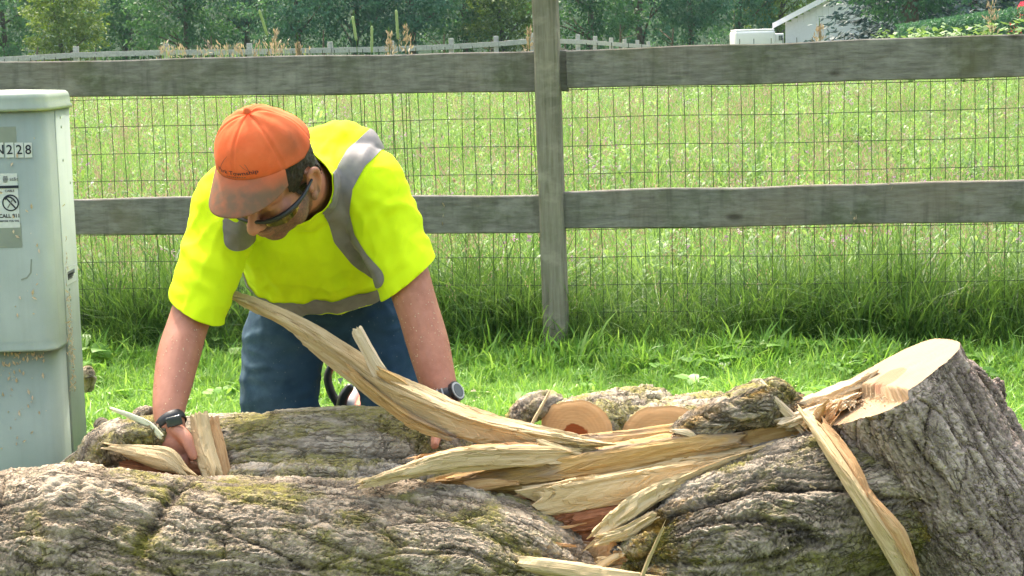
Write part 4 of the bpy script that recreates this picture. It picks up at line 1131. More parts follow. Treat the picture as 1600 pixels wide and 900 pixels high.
bark_log('root_flare', [M_barkS, M_warm], ST, [(1500, 566, 3.92), (1532, 628, 3.95), (1574, 716, 3.97), (1650, 870, 4.0), (1740, 1030, 4.02)], [.03, .055, .07, .09, .12], [.016, .036, .05, .08, .12], 120, 90,
         bark_disp(.016, .1, 16, 8, 20, .012), dense=False, round0=.10)
bark_log('bark_lump', [M_barkS, M_warm], ST, [(1550, 596, 4.0), (1561, 606, 4.0), (1566, 628, 4.0)], [.014, .018, .016], [.008, .011, .010], 26, 26, bark_disp(.012, .1, 17, 16, 30, .006), dense=False, round0=.02, round1=.02)

# two cut limbs behind the trunk
def cut_log(px, py, Yd, r, dirv, ln, seed, label, heart):
    root = empty('cut_log', at(px, py, Yd), label, 'log', 'sawn logs behind the trunk')
    c0 = A3(at(px, py, Yd)); dv = np.array(dirv, float); dv /= np.linalg.norm(dv)
    mc = cut_mat('cut_face_orange', (.56, .29, .12), (.70, .42, .20), heart)
    d, info = sweep([c0, c0 + dv * ln * .5, c0 + dv * ln], [r, r * 1.06, r * 1.03], [r, r * 1.05, r * 1.03], 90, 150, disp=(lambda s_, t_, P_, U_, bd=bark_disp(.017, .2, seed, 9, 20, .014): (lambda q: (.016 * n2(np.cos(P_) * 1.1 + seed, np.sin(P_) * 1.1, seed) + q[0] * (.22 + .78 * sst(0, .05, s_)), q[1], q[2]))(bd(s_, t_, P_, U_))),
                    phis=np.linspace(0, 2 * np.pi, 150, endpoint=False), caps=((.94, .0), (.93, .002), (.8, .002), (.6, .002), (.4, .002), (.2, .002)))
    o = mesh_obj('log', d['V'], d['F'], [M_barkB, mc], root, True, d['attrs'], d['midx'])
    return root
e1 = cut_log(898, 682, 4.30, .088, (.42, .88, -.10), .42, 51, 'sawn log with an orange cut face and dark red heart, behind the splinters', (.034, (.30, .075, .02)))
e2 = cut_log(1040, 703, 4.27, .102, (.30, .94, -.12), .42, 52, 'sawn log half hidden by the trunk, right of the red hearted one', (.012, (.5, .25, .1)))
b_ = bark_log('bark_piece', [M_barkB, M_warm], None, [(800, 668, 4.34), (816, 648, 4.36), (842, 632, 4.37), (880, 624, 4.38)], [.025, .035, .04, .03], [.016, .026, .026, .014], 50, 44, bark_disp(.018, .2, 53, 12, 24, .014),
              'loose dark bark chunk leaning on the left side of the orange faced log', 'bark', dense=False, round0=.03, round1=.03)
slab('loose_splinter', M_pale, None, [(826, 672, 4.2), (838, 650, 4.22), (850, 628, 4.25)], .003, [.004, .004, .003], 20, 10, 3, 0, 54, .001, .002, .005)
tag(D.objects['loose_splinter'], 'thin pale splinter leaning on the bark chunk by the orange log', 'splinter')

# long splinters the man has pried off
LS = slab('long_splinter', M_pale, None, [(366, 464, 4.30), (398, 477, 4.28), (468, 513, 4.22), (540, 562, 4.16), (610, 612, 4.10), (690, 648, 4.05), (760, 672, 4.0), (830, 687, 3.96), (908, 697, 3.93)],
          [.007, .010, .014, .018, .022, .022, .02, .018, .012], [.004, .013, .021, .031, .038, .035, .031, .028, .02], 240, 44, 3.6, -.42, 55, .0045, .006, .03, .05)
tag(LS, 'long pale split wood slab rising diagonally in front of the man', 'wood slab')
slab('side_splinter', M_white, LS, [(612, 606, 4.09), (592, 580, 4.09), (574, 546, 4.1), (559, 518, 4.11)], [.007, .008, .008, .008], [.020, .017, .0135, .0125], 60, 20, 4, 0, 56, .002, .003, .01, .006)
slab('side_splinter', M_gold, LS, [(596, 582, 4.08), (622, 596, 4.08), (640, 606, 4.08)], [.010] * 3, [.009, .010, .006], 30, 18, 3, 0, 57, .003, .003, .01)
slab('under_strip', M_gold, LS, [(556, 590, 4.10), (610, 634, 4.07), (650, 660, 4.04), (690, 676, 4.02)], [.008, .010, .010, .006], [.005, .010, .010, .004], 80, 20, 3, -.3, 58, .004, .005, .03)
SS = slab('short_splinter', M_pale, None, [(576, 752, 3.80), (630, 737, 3.82), (690, 722, 3.845), (770, 715, 3.88), (885, 712, 3.92)], [.012, .018, .022, .024, .02], [.006, .013, .019, .021, .018], 130, 30, 3.4, .1, 59, .004, .006, .02)
tag(SS, 'shorter pale splinter pointing left, lying on the front trunk bark', 'wood slab')
slab('upper_layer', M_warm, SS, [(668, 712, 3.89), (740, 704, 3.91), (820, 702, 3.93), (890, 704, 3.95)], [.02] * 4, [.004, .010, .012, .01], 80, 22, 3, .3, 60, .003, .005, .03)
tw = slab('curved_sliver', M_greenish, None, [(176, 639, 4.03), (205, 650, 4.03), (232, 663, 4.02), (250, 680, 4.01)], [.003, .004, .005, .005], [.003, .006, .008, .007], 40, 14, 2.6, 0, 61, .001, .001, .004, .004)
tag(tw, 'curved pale green sliver sticking up beside the right hand', 'splinter')
tw = slab('dry_stick', M_pale, None, [(1003, 903, 3.64), (1014, 874, 3.63), (1028, 843, 3.62)], .003, [.004, .0038, .003], 24, 10, 2.4, 0, 62, .0008, .001, .004)
tag(tw, 'thin dry stick leaning against the dark bark near the break', 'stick')
o = bark_log('bark_piece', [M_barkB, M_warm], None, [(134, 572, 4.95), (138, 590, 4.95), (133, 612, 4.95)], [.02, .022, .018], [.012, .016, .012], 24, 24, bark_disp(.01, .1, 18, 16, 30, .006),
             'small dark bark lump half hidden behind the utility box', 'bark', dense=False, round0=.02, round1=.02)

# wood chips lying on the bark and on the grass
def chips():
    Vs = []; r = np.random.default_rng(5)
    def add(c, nrm, sz):
        n = len(c); d1 = r.normal(size=(n, 3)); d1 -= nrm * (d1 * nrm).sum(1)[:, None] * .75; d1 /= np.linalg.norm(d1, axis=1)[:, None]
        d2 = np.cross(nrm, d1); d2 /= np.linalg.norm(d2, axis=1)[:, None] + 1e-9
        l = (sz * r.uniform(.4, 1.5, n))[:, None]; w_ = l * r.uniform(.2, .5, n)[:, None]; u_ = nrm * .0018
        Vs.append(np.stack([c - d1 * l - d2 * w_ + u_, c + d1 * l - d2 * w_ * .4 + u_, c + d1 * l * .8 + d2 * w_ + u_ * 2.5, c - d1 * l * .8 + d2 * w_ * .7 + u_ * 1.6], 1).reshape(-1, 3))
    for nm, V_, N_ in SURF:
        cnt = {'front_trunk': 800, 'back_trunk': 420, 'right_trunk': 260, 'stump': 380, 'root_flare': 30, 'bark_lip': 30}.get(nm, 12)
        ok = np.where((N_[:, 2] > .15) | ((N_[:, 1] < -.3) & (r.random(len(N_)) < .35)))[0]
        i_ = r.choice(ok, cnt); add(V_[i_], N_[i_], .0058)
        i_ = r.choice(ok, cnt // 12 + 1); add(V_[i_], N_[i_], .0105)
    n = 500; y_ = r.uniform(4.4, 6.2, n); x_ = r.normal(size=n) * .5 - .25; add(np.stack([x_, y_, gz(x_, y_) + r.uniform(.02, .06, n)], 1), np.tile([0, -.3, .95], (n, 1)), .007)
    # sawdust heap in the saw notch of the stump
    up_ = lambda n: (lambda u_: u_ / np.linalg.norm(u_, axis=1)[:, None])(r.normal(size=(n, 3)) * .5 + (-.4, -.2, .9))
    c0 = A3(at(1376, 622, 3.80)); n = 90; add(c0 + r.normal(size=(n, 3)) * (.018, .02, .004), up_(n), .0022)
    c0 = A3(at(1312, 632, 3.86)); n = 160; add(c0 + r.normal(size=(n, 3)) * (.03, .03, .006), up_(n), .0028)
    V_ = np.concatenate(Vs); o = mesh_obj('wood_chips', V_, np.arange(len(V_)).reshape(-1, 4), M_white, None, False, dict(grain=V_))
    tag(o, 'pale wood chips and sawdust scattered over bark and grass', None, None, 'stuff')
chips()

# ------------------------------------------------------------------ utility box
def text_obj(name, txt, size, org, xd, yd, mat, parent, depth=.0004, align='CENTER', wrap=None, shear=0.0, bold=0.0):
    cu = D.curves.new(name, 'FONT'); cu.body = txt; cu.size = 1.0; cu.align_x = align; cu.align_y = 'CENTER'; cu.resolution_u = 3; cu.offset = bold
    to = D.objects.new(name, cu); COL.objects.link(to)
    bpy.context.view_layer.update()
    ev = to.evaluated_get(bpy.context.evaluated_depsgraph_get()); me = ev.to_mesh()
    V_ = np.empty(len(me.vertices) * 3, np.float32); me.vertices.foreach_get('co', V_); V_ = V_.reshape(-1, 3)
    F_ = [tuple(p_.vertices) for p_ in me.polygons]; ev.to_mesh_clear(); D.objects.remove(to)
    xd, yd = A3(xd), A3(yd)
    P_ = A3(org)[None] + xd * (V_[:, :1] * size) + yd * (V_[:, 1:2] * size)
    if wrap is not None: P_ = wrap(V_[:, 0] * size, V_[:, 1] * size)
    return mesh_obj(name, P_, F_, mat, parent, False)

M_box = MT('painted_green_metal'); v = M_box.coord()
f_ = M_box.noise(v, 7, 5, .6); g_ = M_box.noise(M_box.coord('Object', (30, 30, 1.2)), 2, 4)
c_ = M_box.mix(M_box.ramp(g_, (.5, 0.0), (.75, .25)), M_box.ramp(f_, (.3, (.255, .305, .265)), (.7, (.31, .36, .32))), (.22, .25, .20))
c_ = M_box.mix(M_box.ramp(M_box.noise(v, 26, 6, .7), (.62, 0.0), (.74, .35)), c_, (.36, .36, .29))
M_box.bump(M_box.noise(v, 120, 3), .06, .002)
M_box = M_box.base(c_, .6, .12)
M_boxb = plain('faded_paint', (.235, .27, .24), .6, .3, .08, 20)
M_label = plain('label_white', (.55, .59, .60), .5, .3, .08, 80)
M_ink = plain('ink_dark', (.025, .03, .045), .6, .2)
M_ink2 = plain('ink_grey', (.16, .17, .18), .6, .2)
UB = empty('utility_box', at(30, 780, 4.5), 'pale green metal telephone cabinet with stickers at the left edge', 'utility box')
bx0, bx1, by0, by1 = -1.42, -1.058, 4.40, 4.66
def outline(x0, x1, y0, y1, r, rb=.008, n=8):
    pts = []
    for cx, cy, a0, rr in ((x1 - r, y0 + r, -90, r), (x1 - rb, y1 - rb, 0, rb), (x0 + rb, y1 - rb, 90, rb), (x0 + r, y0 + r, 180, r)):
        for k in range(n + 1):
            a_ = math.radians(a0 + 90 * k / n); pts.append((cx + rr * math.cos(a_), cy + rr * math.sin(a_)))
    return pts
def prism(name, levels, mat, parent, top=None):
    """stack of outlines (outline, z)"""
    Vv = []; n = len(levels[0][0])
    for pts, z in levels: Vv += [(x, y, z) for x, y in pts]
    Ff = [(k * n + q, k * n + (q + 1) % n, (k + 1) * n + (q + 1) % n, (k + 1) * n + q) for k in range(len(levels) - 1) for q in range(n)]
    Ff += [tuple(range(n - 1, -1, -1)), tuple(range((len(levels) - 1) * n, len(levels) * n))]
    o = mesh_obj(name, Vv, Ff, mat, parent, False)
    for p_ in o.data.polygons: p_.use_smooth = len(p_.vertices) == 4
    return o
zl = at(80, 170, by0).z; ztop = at(60, 143, by0 + .1).z; zd = at(40, 548, by0).z; ysplit = by0 + .105
prism('door', [(outline(bx0 - .0, bx1 + .004, by0 - .014, ysplit, .034, .003), zd), (outline(bx0, bx1 + .003, by0 - .012, ysplit, .036, .003), zd + .006), (outline(bx0, bx1, by0, ysplit, .04, .003), zd + .022), (outline(bx0, bx1, by0, ysplit, .04, .003), zl)], M_box, UB)
prism('base_panel', [(outline(bx0 + .003, bx1 - .003, by0 + .012, ysplit, .038, .003), -.25), (outline(bx0 + .003, bx1 - .003, by0 + .012, ysplit, .038, .003), zd - .004)], M_box, UB)
prism('cabinet', [(outline(bx0, bx1 + .001, ysplit + .004, by1, .004, .008), -.25), (outline(bx0, bx1 + .001, ysplit + .004, by1, .004, .008), zl)], M_box, UB)
o5 = lambda g, r: outline(bx0 - .006 + g, bx1 + .006 - g, by0 - .008 + g, by1 + .006 - g, max(r, .006), max(.014 - g, .004))
prism('lid', [(o5(.0, .046), zl - .004), (o5(-.003, .048), zl - .001), (o5(-.003, .048), zl + .004), (o5(.001, .045), zl + .008), (o5(.002, .044), zl + .024), (o5(.005, .042), zl + .033), (o5(.012, .036), zl + .038), (o5(.05, .02), ztop + .002), (o5(.1, .01), ztop + .005)], M_box, UB)
prism('core', [(outline(bx0 + .02, bx1 - .012, by0 + .05, by1 - .02, .01, .01), -.25), (outline(bx0 + .02, bx1 - .012, by0 + .05, by1 - .02, .01, .01), zl - .01)], M_ink, UB)
def plate(name, px0, py0, px1, py1, mat, parent, lift=.001, face='front'):
    """thin plate on the front face whose edges lie where the photo shows them"""
    Yp = by0 - lift; a_ = at(px0, py0, Yp); b2 = at(px1, py1, Yp); e = .0004
    return box(name, a_.x, b2.x, Yp - e, Yp + e, b2.z, a_.z, mat, parent)
plate('faded_patch', -30, 199, 26, 226, M_boxb, UB, .0006); plate('faded_patch', -30, 350, 35, 386, M_boxb, UB, .0006)
xd, zd_ = Vector((1, 0, 0)), Vector((0, 0, 1))
for ch, xa, xb in (('N', -8, 6), ('2', 7.5, 22), ('2', 22.6, 37), ('8', 37.6, 50.5)):
    t_ = plate('number_tile', xa, 223, xb, 246, M_label, UB)
    text_obj('digit', ch, .030, at((xa + xb) / 2, 234.5, by0 - .0022), xd, zd_, M_ink, t_, bold=.012)
stk = plate('sticker', -6, 271.5, 31.5, 355.5, M_label, UB)
T_ = lambda s_, px, py, sz, m_=M_ink, b_=.0: text_obj('lettering', s_, sz, at(px, py, by0 - .0022), xd, zd_, m_, stk, bold=b_)
plate('bar', -6, 290.5, 29, 293.8, M_ink, stk, .0022)
T_('at&t', 21.5, 280, .0115, M_ink2, .01); T_('CABLE', 15, 298.4, .0075, M_ink, .02); T_('CALL 811', 14.8, 337.5, .0118, M_ink, .03); T_('BEFORE YOU DIG', 14.8, 345.5, .0056, M_ink, .03)
def disc(name, px, py, r0, r1, a0, a1, mat, parent, lift=.0022, n=40):
    c = at(px, py, by0 - lift); Vv = []; Ff = []
    for k in range(n + 1):
        a_ = math.radians(a0 + (a1 - a0) * k / n)
        for rr in (r0, r1): Vv.append((c.x + rr * math.cos(a_), c.y, c.z + rr * math.sin(a_)))
    for k in range(n): Ff.append((2 * k, 2 * k + 2, 2 * k + 3, 2 * k + 1))
    return mesh_obj(name, Vv, Ff, mat, parent, False)
PXM = 4.4 / 3000
disc('dig_ring', 16.5, 317, 11.0 * PXM, 13.2 * PXM, 0, 360, M_ink, stk)
def strip(name, pts, wd, mat, parent, lift=.0024):
    Vv = []; Ff = []; q = [A3(at(x_, y_, by0 - lift)) for x_, y_ in pts]
    for k in range(len(q)):
        t_ = q[min(k + 1, len(q) - 1)] - q[max(k - 1, 0)]; t_ /= np.linalg.norm(t_); n_ = np.array([-t_[2], 0, t_[0]])
        Vv += [tuple(q[k] - n_ * wd / 2), tuple(q[k] + n_ * wd / 2)]
    for k in range(len(q) - 1): Ff.append((2 * k, 2 * k + 1, 2 * k + 3, 2 * k + 2))
    return mesh_obj(name, Vv, Ff, mat, parent, False)
strip('dig_bar', [(8, 308), (25, 326)], 2.4 * PXM, M_ink, stk)
strip('pick_head', [(7.5, 312), (11, 307.5), (16, 308), (21, 311.5), (25, 317)], 2.6 * PXM, M_ink, stk, .0026)
strip('pick_handle', [(20, 311), (12, 325)], 1.8 * PXM, M_ink2, stk, .0028)
for k in range(5): strip('globe_stripe', [(4.2 + .5 * abs(k - 2), 275.6 + 2.1 * k), (8.5, 276.3 + 2.1 * k), (12.6 - .5 * abs(k - 2), 275.6 + 2.1 * k)], 1.5 * PXM, M_ink2, stk, .0022)
# side face: seam rivets, small sticker, stuck chips
def side_pt(f, py):       # f: 0..1 over the depth of the cabinet side
    Yp = by0 + (by1 - by0) * f; px = 800 + (bx1 * FPX / Yp); c = at(px, py, Yp); return Vector((bx1 + .001, Yp, c.z))
def side_plate(name, f0, f1, py0, py1, mat, parent, lift):
    a_ = side_pt(f0, py0); b2 = side_pt(f1, py1); return box(name, bx1 + lift - .0006, bx1 + lift + .0006, a_.y, b2.y, b2.z, a_.z, mat, parent)
ss = side_plate('side_sticker', .48, .88, 420, 438, M_label, UB, .002)
for k in range(3): side_plate('text_line', .53, .80 - .05 * k, 425 + 4 * k, 426.4 + 4 * k, M_ink2, ss, .0032)
strip('scuff_mark', [(33, 437), (42, 434), (48, 426), (49, 405)], 2.2 * PXM, M_ink2 if False else M_boxb, UB, .0008)
for f_, py in ((.6, 183), (.62, 198), (.62, 250), (.86, 285), (.6, 452), (.62, 468), (.7, 163)):
    bm = bmesh.new(); bmesh.ops.create_uvsphere(bm, u_segments=10, v_segments=6, radius=.0038)
    c = side_pt(f_, py)
    for v_ in bm.verts: v_.co = Vector((c.x + v_.co.x * .6, c.y + v_.co.y, c.z + v_.co.z))
    bm_obj('rivet', bm, M_box, UB, True)
def box_chips():
    r = np.random.default_rng(9); C = []; N_ = []
    for py0, py1, n, wd_ in ((455, 530, 60, .016), (525, 612, 80, .02), (540, 560, 14, .03), (300, 450, 12, .012)):
        for _ in range(n):
            c = side_pt(.42 + r.normal() * wd_ * 2.0, r.uniform(py0, py1)); C.append((c.x + .003 + r.random() * .008, c.y, c.z)); N_.append((1, -.3, 0))
    for _ in range(46):
        c = at(r.uniform(5, 72), 548 + r.gamma(1.5, 9), by0 - .002 + .012); C.append((c.x, c.y, c.z)); N_.append((0, -1, .1))
    for _ in range(30):
        c = at(r.uniform(0, 75), r.uniform(570, 720), by0 + .010); C.append(A3(c)); N_.append((0, -1, .1))
    for _ in range(22):
        c = at(r.uniform(0, 70), r.uniform(200, 540), by0 - .002); C.append(A3(c)); N_.append((0, -1, .1))
    C = np.array(C); N_ = np.array(N_); N_ = N_ / np.linalg.norm(N_, axis=1)[:, None]; n = len(C)
    d1 = r.normal(size=(n, 3)) * .5 + (0, 0, .9); d1 /= np.linalg.norm(d1, axis=1)[:, None]; d2 = np.cross(N_, d1); l = (.0055 * r.uniform(.3, 1.5, n))[:, None]; w_ = l * .4
    V_ = np.stack([C - d1 * l, C + d2 * w_ + N_ * .002, C + d1 * l, C - d2 * w_ + N_ * .001], 1).reshape(-1, 3)
    o = mesh_obj('stuck_chips', V_, np.arange(len(V_)).reshape(-1, 4), M_white, UB, False, dict(grain=V_)); o['kind'] = 'stuff'
box_chips()

# ------------------------------------------------------------------ the man
_us, _ud = 18, 12
_SPH = []
for k in range(_ud + 1):
    for q in range(_us):
        th_ = math.pi * k / _ud; ph_ = 2 * math.pi * q / _us
        _SPH.append((math.sin(th_) * math.cos(ph_), math.sin(th_) * math.sin(ph_), math.cos(th_)))
_SPH = np.array(_SPH)
_SF = np.array([(k * _us + q, (k + 1) * _us + q, (k + 1) * _us + (q + 1) % _us, k * _us + (q + 1) % _us) for k in range(_ud) for q in range(_us)])

class Organic:
    """union of many ellipsoids, melted into one continuous surface"""
    def __init__(s): s.V, s.F, s.n = [], [], 0
    def ell(s, c, r, R=None):
        r = np.ones(3) * np.asarray(r, float); v = _SPH * r
        if R is not None: v = v @ np.asarray(R).T
        s.V.append(v + A3(c)); s.F.append(_SF + s.n); s.n += len(v)
    def chain(s, pts, rad, flat=None, step=.35, side=None):
        """pts joined by tapering limbs; flat squeezes along 'side'"""
        P_ = np.array([A3(p_) for p_ in pts]); rd = np.asarray(rad, float)
        L = np.linalg.norm(np.diff(P_, axis=0), axis=1).sum(); n = max(3, int(L / (rd.min() * step)) + 1)
        t = np.linspace(0, 1, n); C = crom(P_, t); r_ = crom(rd.reshape(-1, 1), t)[:, 0]
        for c, r in zip(C, r_):
            if flat is None: s.ell(c, r)
            else:
                sd = np.asarray(side, float); sd = sd / np.linalg.norm(sd); a_ = np.cross(sd, (.3, .2, .9)); a_ /= np.linalg.norm(a_); b3 = np.cross(sd, a_)
                s.ell(c, (r * flat, r, r), np.stack([sd, a_, b3], 1))
    def build(s, name, voxel, smooth, mat, parent=None, it2=0):
        o = mesh_obj(name, np.concatenate(s.V), np.concatenate(s.F), mat, None)
        m = o.modifiers.new('melt', 'REMESH'); m.mode = 'VOXEL'; m.voxel_size = voxel; m.use_smooth_shade = True
        if smooth:
            m2 = o.modifiers.new('smooth', 'SMOOTH'); m2.factor = .5; m2.iterations = smooth
        bpy.context.view_layer.update()
        ev = o.evaluated_get(bpy.context.evaluated_depsgraph_get())
        me = D.meshes.new_from_object(ev); D.objects.remove(o)
        V_ = np.empty(len(me.vertices) * 3, np.float32); me.vertices.foreach_get('co', V_)
        nn = np.empty(len(me.vertices) * 3, np.float32); me.vertices.foreach_get('normal', nn)
        F_ = np.array([tuple(p_.vertices) for p_ in me.polygons if len(p_.vertices) == 4]); D.meshes.remove(me)
        return V_.reshape(-1, 3).astype(float), F_, nn.reshape(-1, 3).astype(float)

def clip_mesh(V, F, field, attrs=None):
    """keep the side where field < 0, cutting faces cleanly along the zero line"""
    V = np.asarray(V, float); ins = field < 0
    cnt = ins[F].sum(1); full = F[cnt == F.shape[1]]; part = F[(cnt > 0) & (cnt < F.shape[1])]
    outF = [tuple(f) for f in full]; newV = []; cache = {}; base = len(V); A_ = {k: [] for k in (attrs or {})}
    for f in part:
        poly = []
        for k in range(len(f)):
            a_, b = int(f[k]), int(f[(k + 1) % len(f)])
            if ins[a_]: poly.append(a_)
            if ins[a_] != ins[b]:
                key = (min(a_, b), max(a_, b))
                if key not in cache:
                    t = field[a_] / (field[a_] - field[b]); cache[key] = base + len(newV); newV.append(V[a_] + (V[b] - V[a_]) * t)
                    for q in A_: A_[q].append(attrs[q][a_] + (attrs[q][b] - attrs[q][a_]) * t)
                poly.append(cache[key])
        if len(poly) > 2: outF.append(tuple(poly))
    Vn = np.concatenate([V, np.array(newV).reshape(-1, 3)]) if newV else V
    used_ = np.unique(np.concatenate([np.array(f) for f in outF])) if outF else np.array([], int)
    mp = -np.ones(len(Vn), int); mp[used_] = np.arange(len(used_))
    at2 = {k: np.concatenate([np.asarray(attrs[k]), np.array(A_[k]).reshape((-1,) + np.asarray(attrs[k]).shape[1:])])[used_] for k in A_}
    return Vn[used_], [tuple(int(mp[i]) for i in f) for f in outF], at2

def vnormals(V, F):
    n = np.zeros_like(V); Fq = np.array([f if len(f) == 4 else (f[0], f[1], f[2], f[2]) for f in F if len(f) in (3, 4)])
    a_ = np.cross(V[Fq[:, 2]] - V[Fq[:, 0]], V[Fq[:, 3]] - V[Fq[:, 1]])
    for k in range(4): np.add.at(n, Fq[:, k], a_)
    return n / (np.linalg.norm(n, axis=1)[:, None] + 1e-12)

# ---- materials of the man
def skin_mat():
    m = MT('skin'); v = m.coord('Object')
    a = m.noise(v, 30, 5, .6); b = m.noise(v, 260, 3)
    c = m.ramp(a, (.3, (.36, .145, .095)), (.7, (.48, .215, .148)))
    c = m.mix(m.ramp(m.noise(v, 9, 3), (.45, 0.0), (.7, .45)), c, (.40, .16, .12))
    c = m.mix(m.math('MULTIPLY', m.attr('stubble'), m.ramp(b, (.3, .45), (.6, .85))), c, (.075, .05, .04))
    m.b.inputs['Subsurface Weight'].default_value = .12; m.b.inputs['Subsurface Radius'].default_value = (.01, .004, .002)
    m.bump(m.math('ADD', b, m.noise(v, 600, 2)), .22, .002)
    return m.base(c, .5, .35)
M_skin = skin_mat()
def cloth_mat(name, c1, c2, sc=8, rough=.85, weave=700, dirt=0.0, dcol=(.1, .08, .06), bump=.15, sheen=.2, trans=0):
    m = MT(name); v = m.coord('Object'); a = m.noise(v, sc, 5, .6)
    c = m.ramp(a, (.3, c1), (.7, c2))
    if dirt: c = m.mix(m.ramp(m.noise(v, 22, 6, .65), (.52, 0.0), (.72, dirt)), c, dcol)
    m.bump(m.math('ADD', m.noise(v, weave, 3), m.math('MULTIPLY', a, 1.2)), bump, .003)
    m.b.inputs['Sheen Weight'].default_value = sheen
    return m.base(c, rough, .2)
M_shirt = cloth_mat('hi_vis_yellow', (.56, .75, .004), (.64, .84, .010), 6, sheen=0)
M_tape = plain('reflective_tape', (.19, .18, .185), .6, .25, .12, 50)
M_tape_edge = plain('tape_seam', (.08, .09, .07), .8, .2)
def jeans_mat():
    m = MT('denim'); v = m.coord('Object')
    a = m.noise(v, 7, 5, .6); tw = m.n('ShaderNodeTexWave'); m.l(m.coord('Object', (1, 1, 1)), tw.inputs['Vector']); tw.inputs['Scale'].default_value = 260; tw.inputs['Distortion'].default_value = 2
    c = m.ramp(a, (.3, (.011, .034, .070)), (.7, (.024, .058, .106)))
    c = m.mix(m.math('MULTIPLY', m.attr('sun_side'), m.ramp(m.noise(v, 24, 5, .65), (.35, .15), (.7, .8))), c, (.085, .15, .21))  # paler blue of the sun side, mixed into the denim colour
    c = m.mix(m.ramp(m.noise(v, 170, 3), (.68, 0.0), (.74, .5)), c, (.22, .24, .24))
    m.bump(m.math('ADD', tw.outputs['Fac'], m.noise(v, 500, 3)), .2, .002)
    return m.base(c, .85, .2)
M_jeans = jeans_mat()
def cap_mat(name, c1, c2, dirt, dcol, sc=16):
    m = MT(name); v = m.coord('Object'); a = m.noise(v, 14, 5, .6)
    c = m.ramp(a, (.3, c1), (.7, c2))
    c = m.mix(m.ramp(m.noise(v, sc, 6, .62), (.48, 0.0), (.68, dirt)), c, dcol)
    c = m.mix(m.math('MULTIPLY', m.attr('grime'), m.ramp(m.noise(v, 40, 4), (.2, .55), (.6, 1.0))), c, dcol)
    m.bump(m.noise(v, 800, 3), .2, .002)
    return m.base(c, .9, .15)
M_cap = cap_mat('cap_orange', (.70, .115, .038), (.80, .175, .068), .3, (.30, .09, .04))
M_brim = cap_mat('cap_brim', (.56, .12, .05), (.62, .165, .08), .45, (.17, .105, .07))
M_hair = plain('hair_dark', (.022, .017, .014), .6, .3, .5, 320)
M_black = plain('black_plastic', (.018, .019, .022), .35, .5)
M_lens = plain('mirror_lens', (.16, .15, .03), .1, .9, .5, 30)
M_lens.node_tree.nodes['Principled BSDF'].inputs['Metallic'].default_value = .8
M_strap = plain('watch_strap', (.02, .022, .028), .5, .4)

HOR = lambda px: 75 + (px - 800) * -.0265
# ---- head frame
HS = 1.08
pch, yaw = math.radians(41), math.radians(28)
hF = np.array((-math.sin(yaw) * math.cos(pch), -math.cos(yaw) * math.cos(pch), -math.sin(pch)))
hS = np.array((math.cos(yaw), -math.sin(yaw), 0.0))
hU = np.cross(hS, hF); hU = hU / np.linalg.norm(hU); hU *= np.sign(hU[2])
rl_ = math.radians(-7)
hS, hU = hS * math.cos(rl_) + hU * math.sin(rl_), hU * math.cos(rl_) - hS * math.sin(rl_)
HC = A3(at(424, 270, 4.14))
def hp(f, s, u): return HC + (hF * f + hS * s + hU * u) * HS
HR = np.stack([hF, hS, hU], 1)

body = Organic()
# head
E_ = lambda c, r, R=None: body.ell(hp(*c), np.array(r) * HS, HR if R is None else R)
E_((-.006, 0, .03), (.098, .077, .082)); E_((-.03, 0, .0), (.075, .07, .07)); E_((.035, 0, -.04), (.056, .062, .07)); E_((.03, 0, -.085), (.05, .053, .035)); E_((.012, 0, -.075), (.05, .062, .04))
E_((.060, 0, -.102), (.024, .030, .020)); E_((.06, .0, .02), (.035, .06, .05))
for sg in (-1, 1):
    E_((.075, sg * .028, .008), (.016, .026, .011)); E_((.062, sg * .04, -.035), (.026, .024, .03)); E_((.104, sg * .012, -.043), (.012, .010, .009))
    E_((.028, sg * .050, -.07), (.03, .018, .032)); E_((.078, sg * .03, -.01), (.012, .014, .010))
    # ear
    for k in range(15):
        a_ = -2.2 + 4.4 * k / 14 + math.pi
        E_((-.012 + .019 * math.cos(a_) * (1 if math.cos(a_) < 0 else .7), sg * (.083 + .006 * math.sin(k * .4)), -.028 + .033 * math.sin(a_)), (.0065, .006, .0065))
    E_((-.010, sg * .078, -.028), (.017, .006, .027)); E_((.0, sg * .079, -.055), (.009, .007, .012)); E_((.004, sg * .08, -.031), (.007, .007, .009))
body.chain([hp(.082, 0, .0), hp(.102, 0, -.022), hp(.118, 0, -.040)], [.011 * HS, .012 * HS, .0132 * HS])
E_((.092, 0, -.066), (.013, .024, .007)); E_((.089, 0, -.079), (.013, .021, .008)); E_((.07, 0, -.07), (.028, .034, .03))
# neck and trunk
chest = at(474, 290, 4.40)
body.chain([hp(-.045, 0, -.03), hp(-.055, 0, -.09), chest], [.062, .068, .085])
hem = at(515, 450, 4.70)
Tt = A3(chest) - A3(hem); Tt /= np.linalg.norm(Tt); Xx = np.array((1.0, 0.06, 0.03)); Xx -= Tt * (Xx @ Tt); Xx /= np.linalg.norm(Xx); Nn = np.cross(Tt, Xx)
TR = np.stack([Xx, Nn, Tt], 1)
def tp(f, x, n): return A3(hem) + (A3(chest) - A3(hem)) * f + Xx * x + Nn * n
for f, rx, rn in ((-.05, .155, .105), (.2, .150, .10), (.45, .15, .10), (.7, .155, .10), (.92, .14, .085)):
    body.ell(tp(f, 0, 0), (rx, rn, .10), TR)
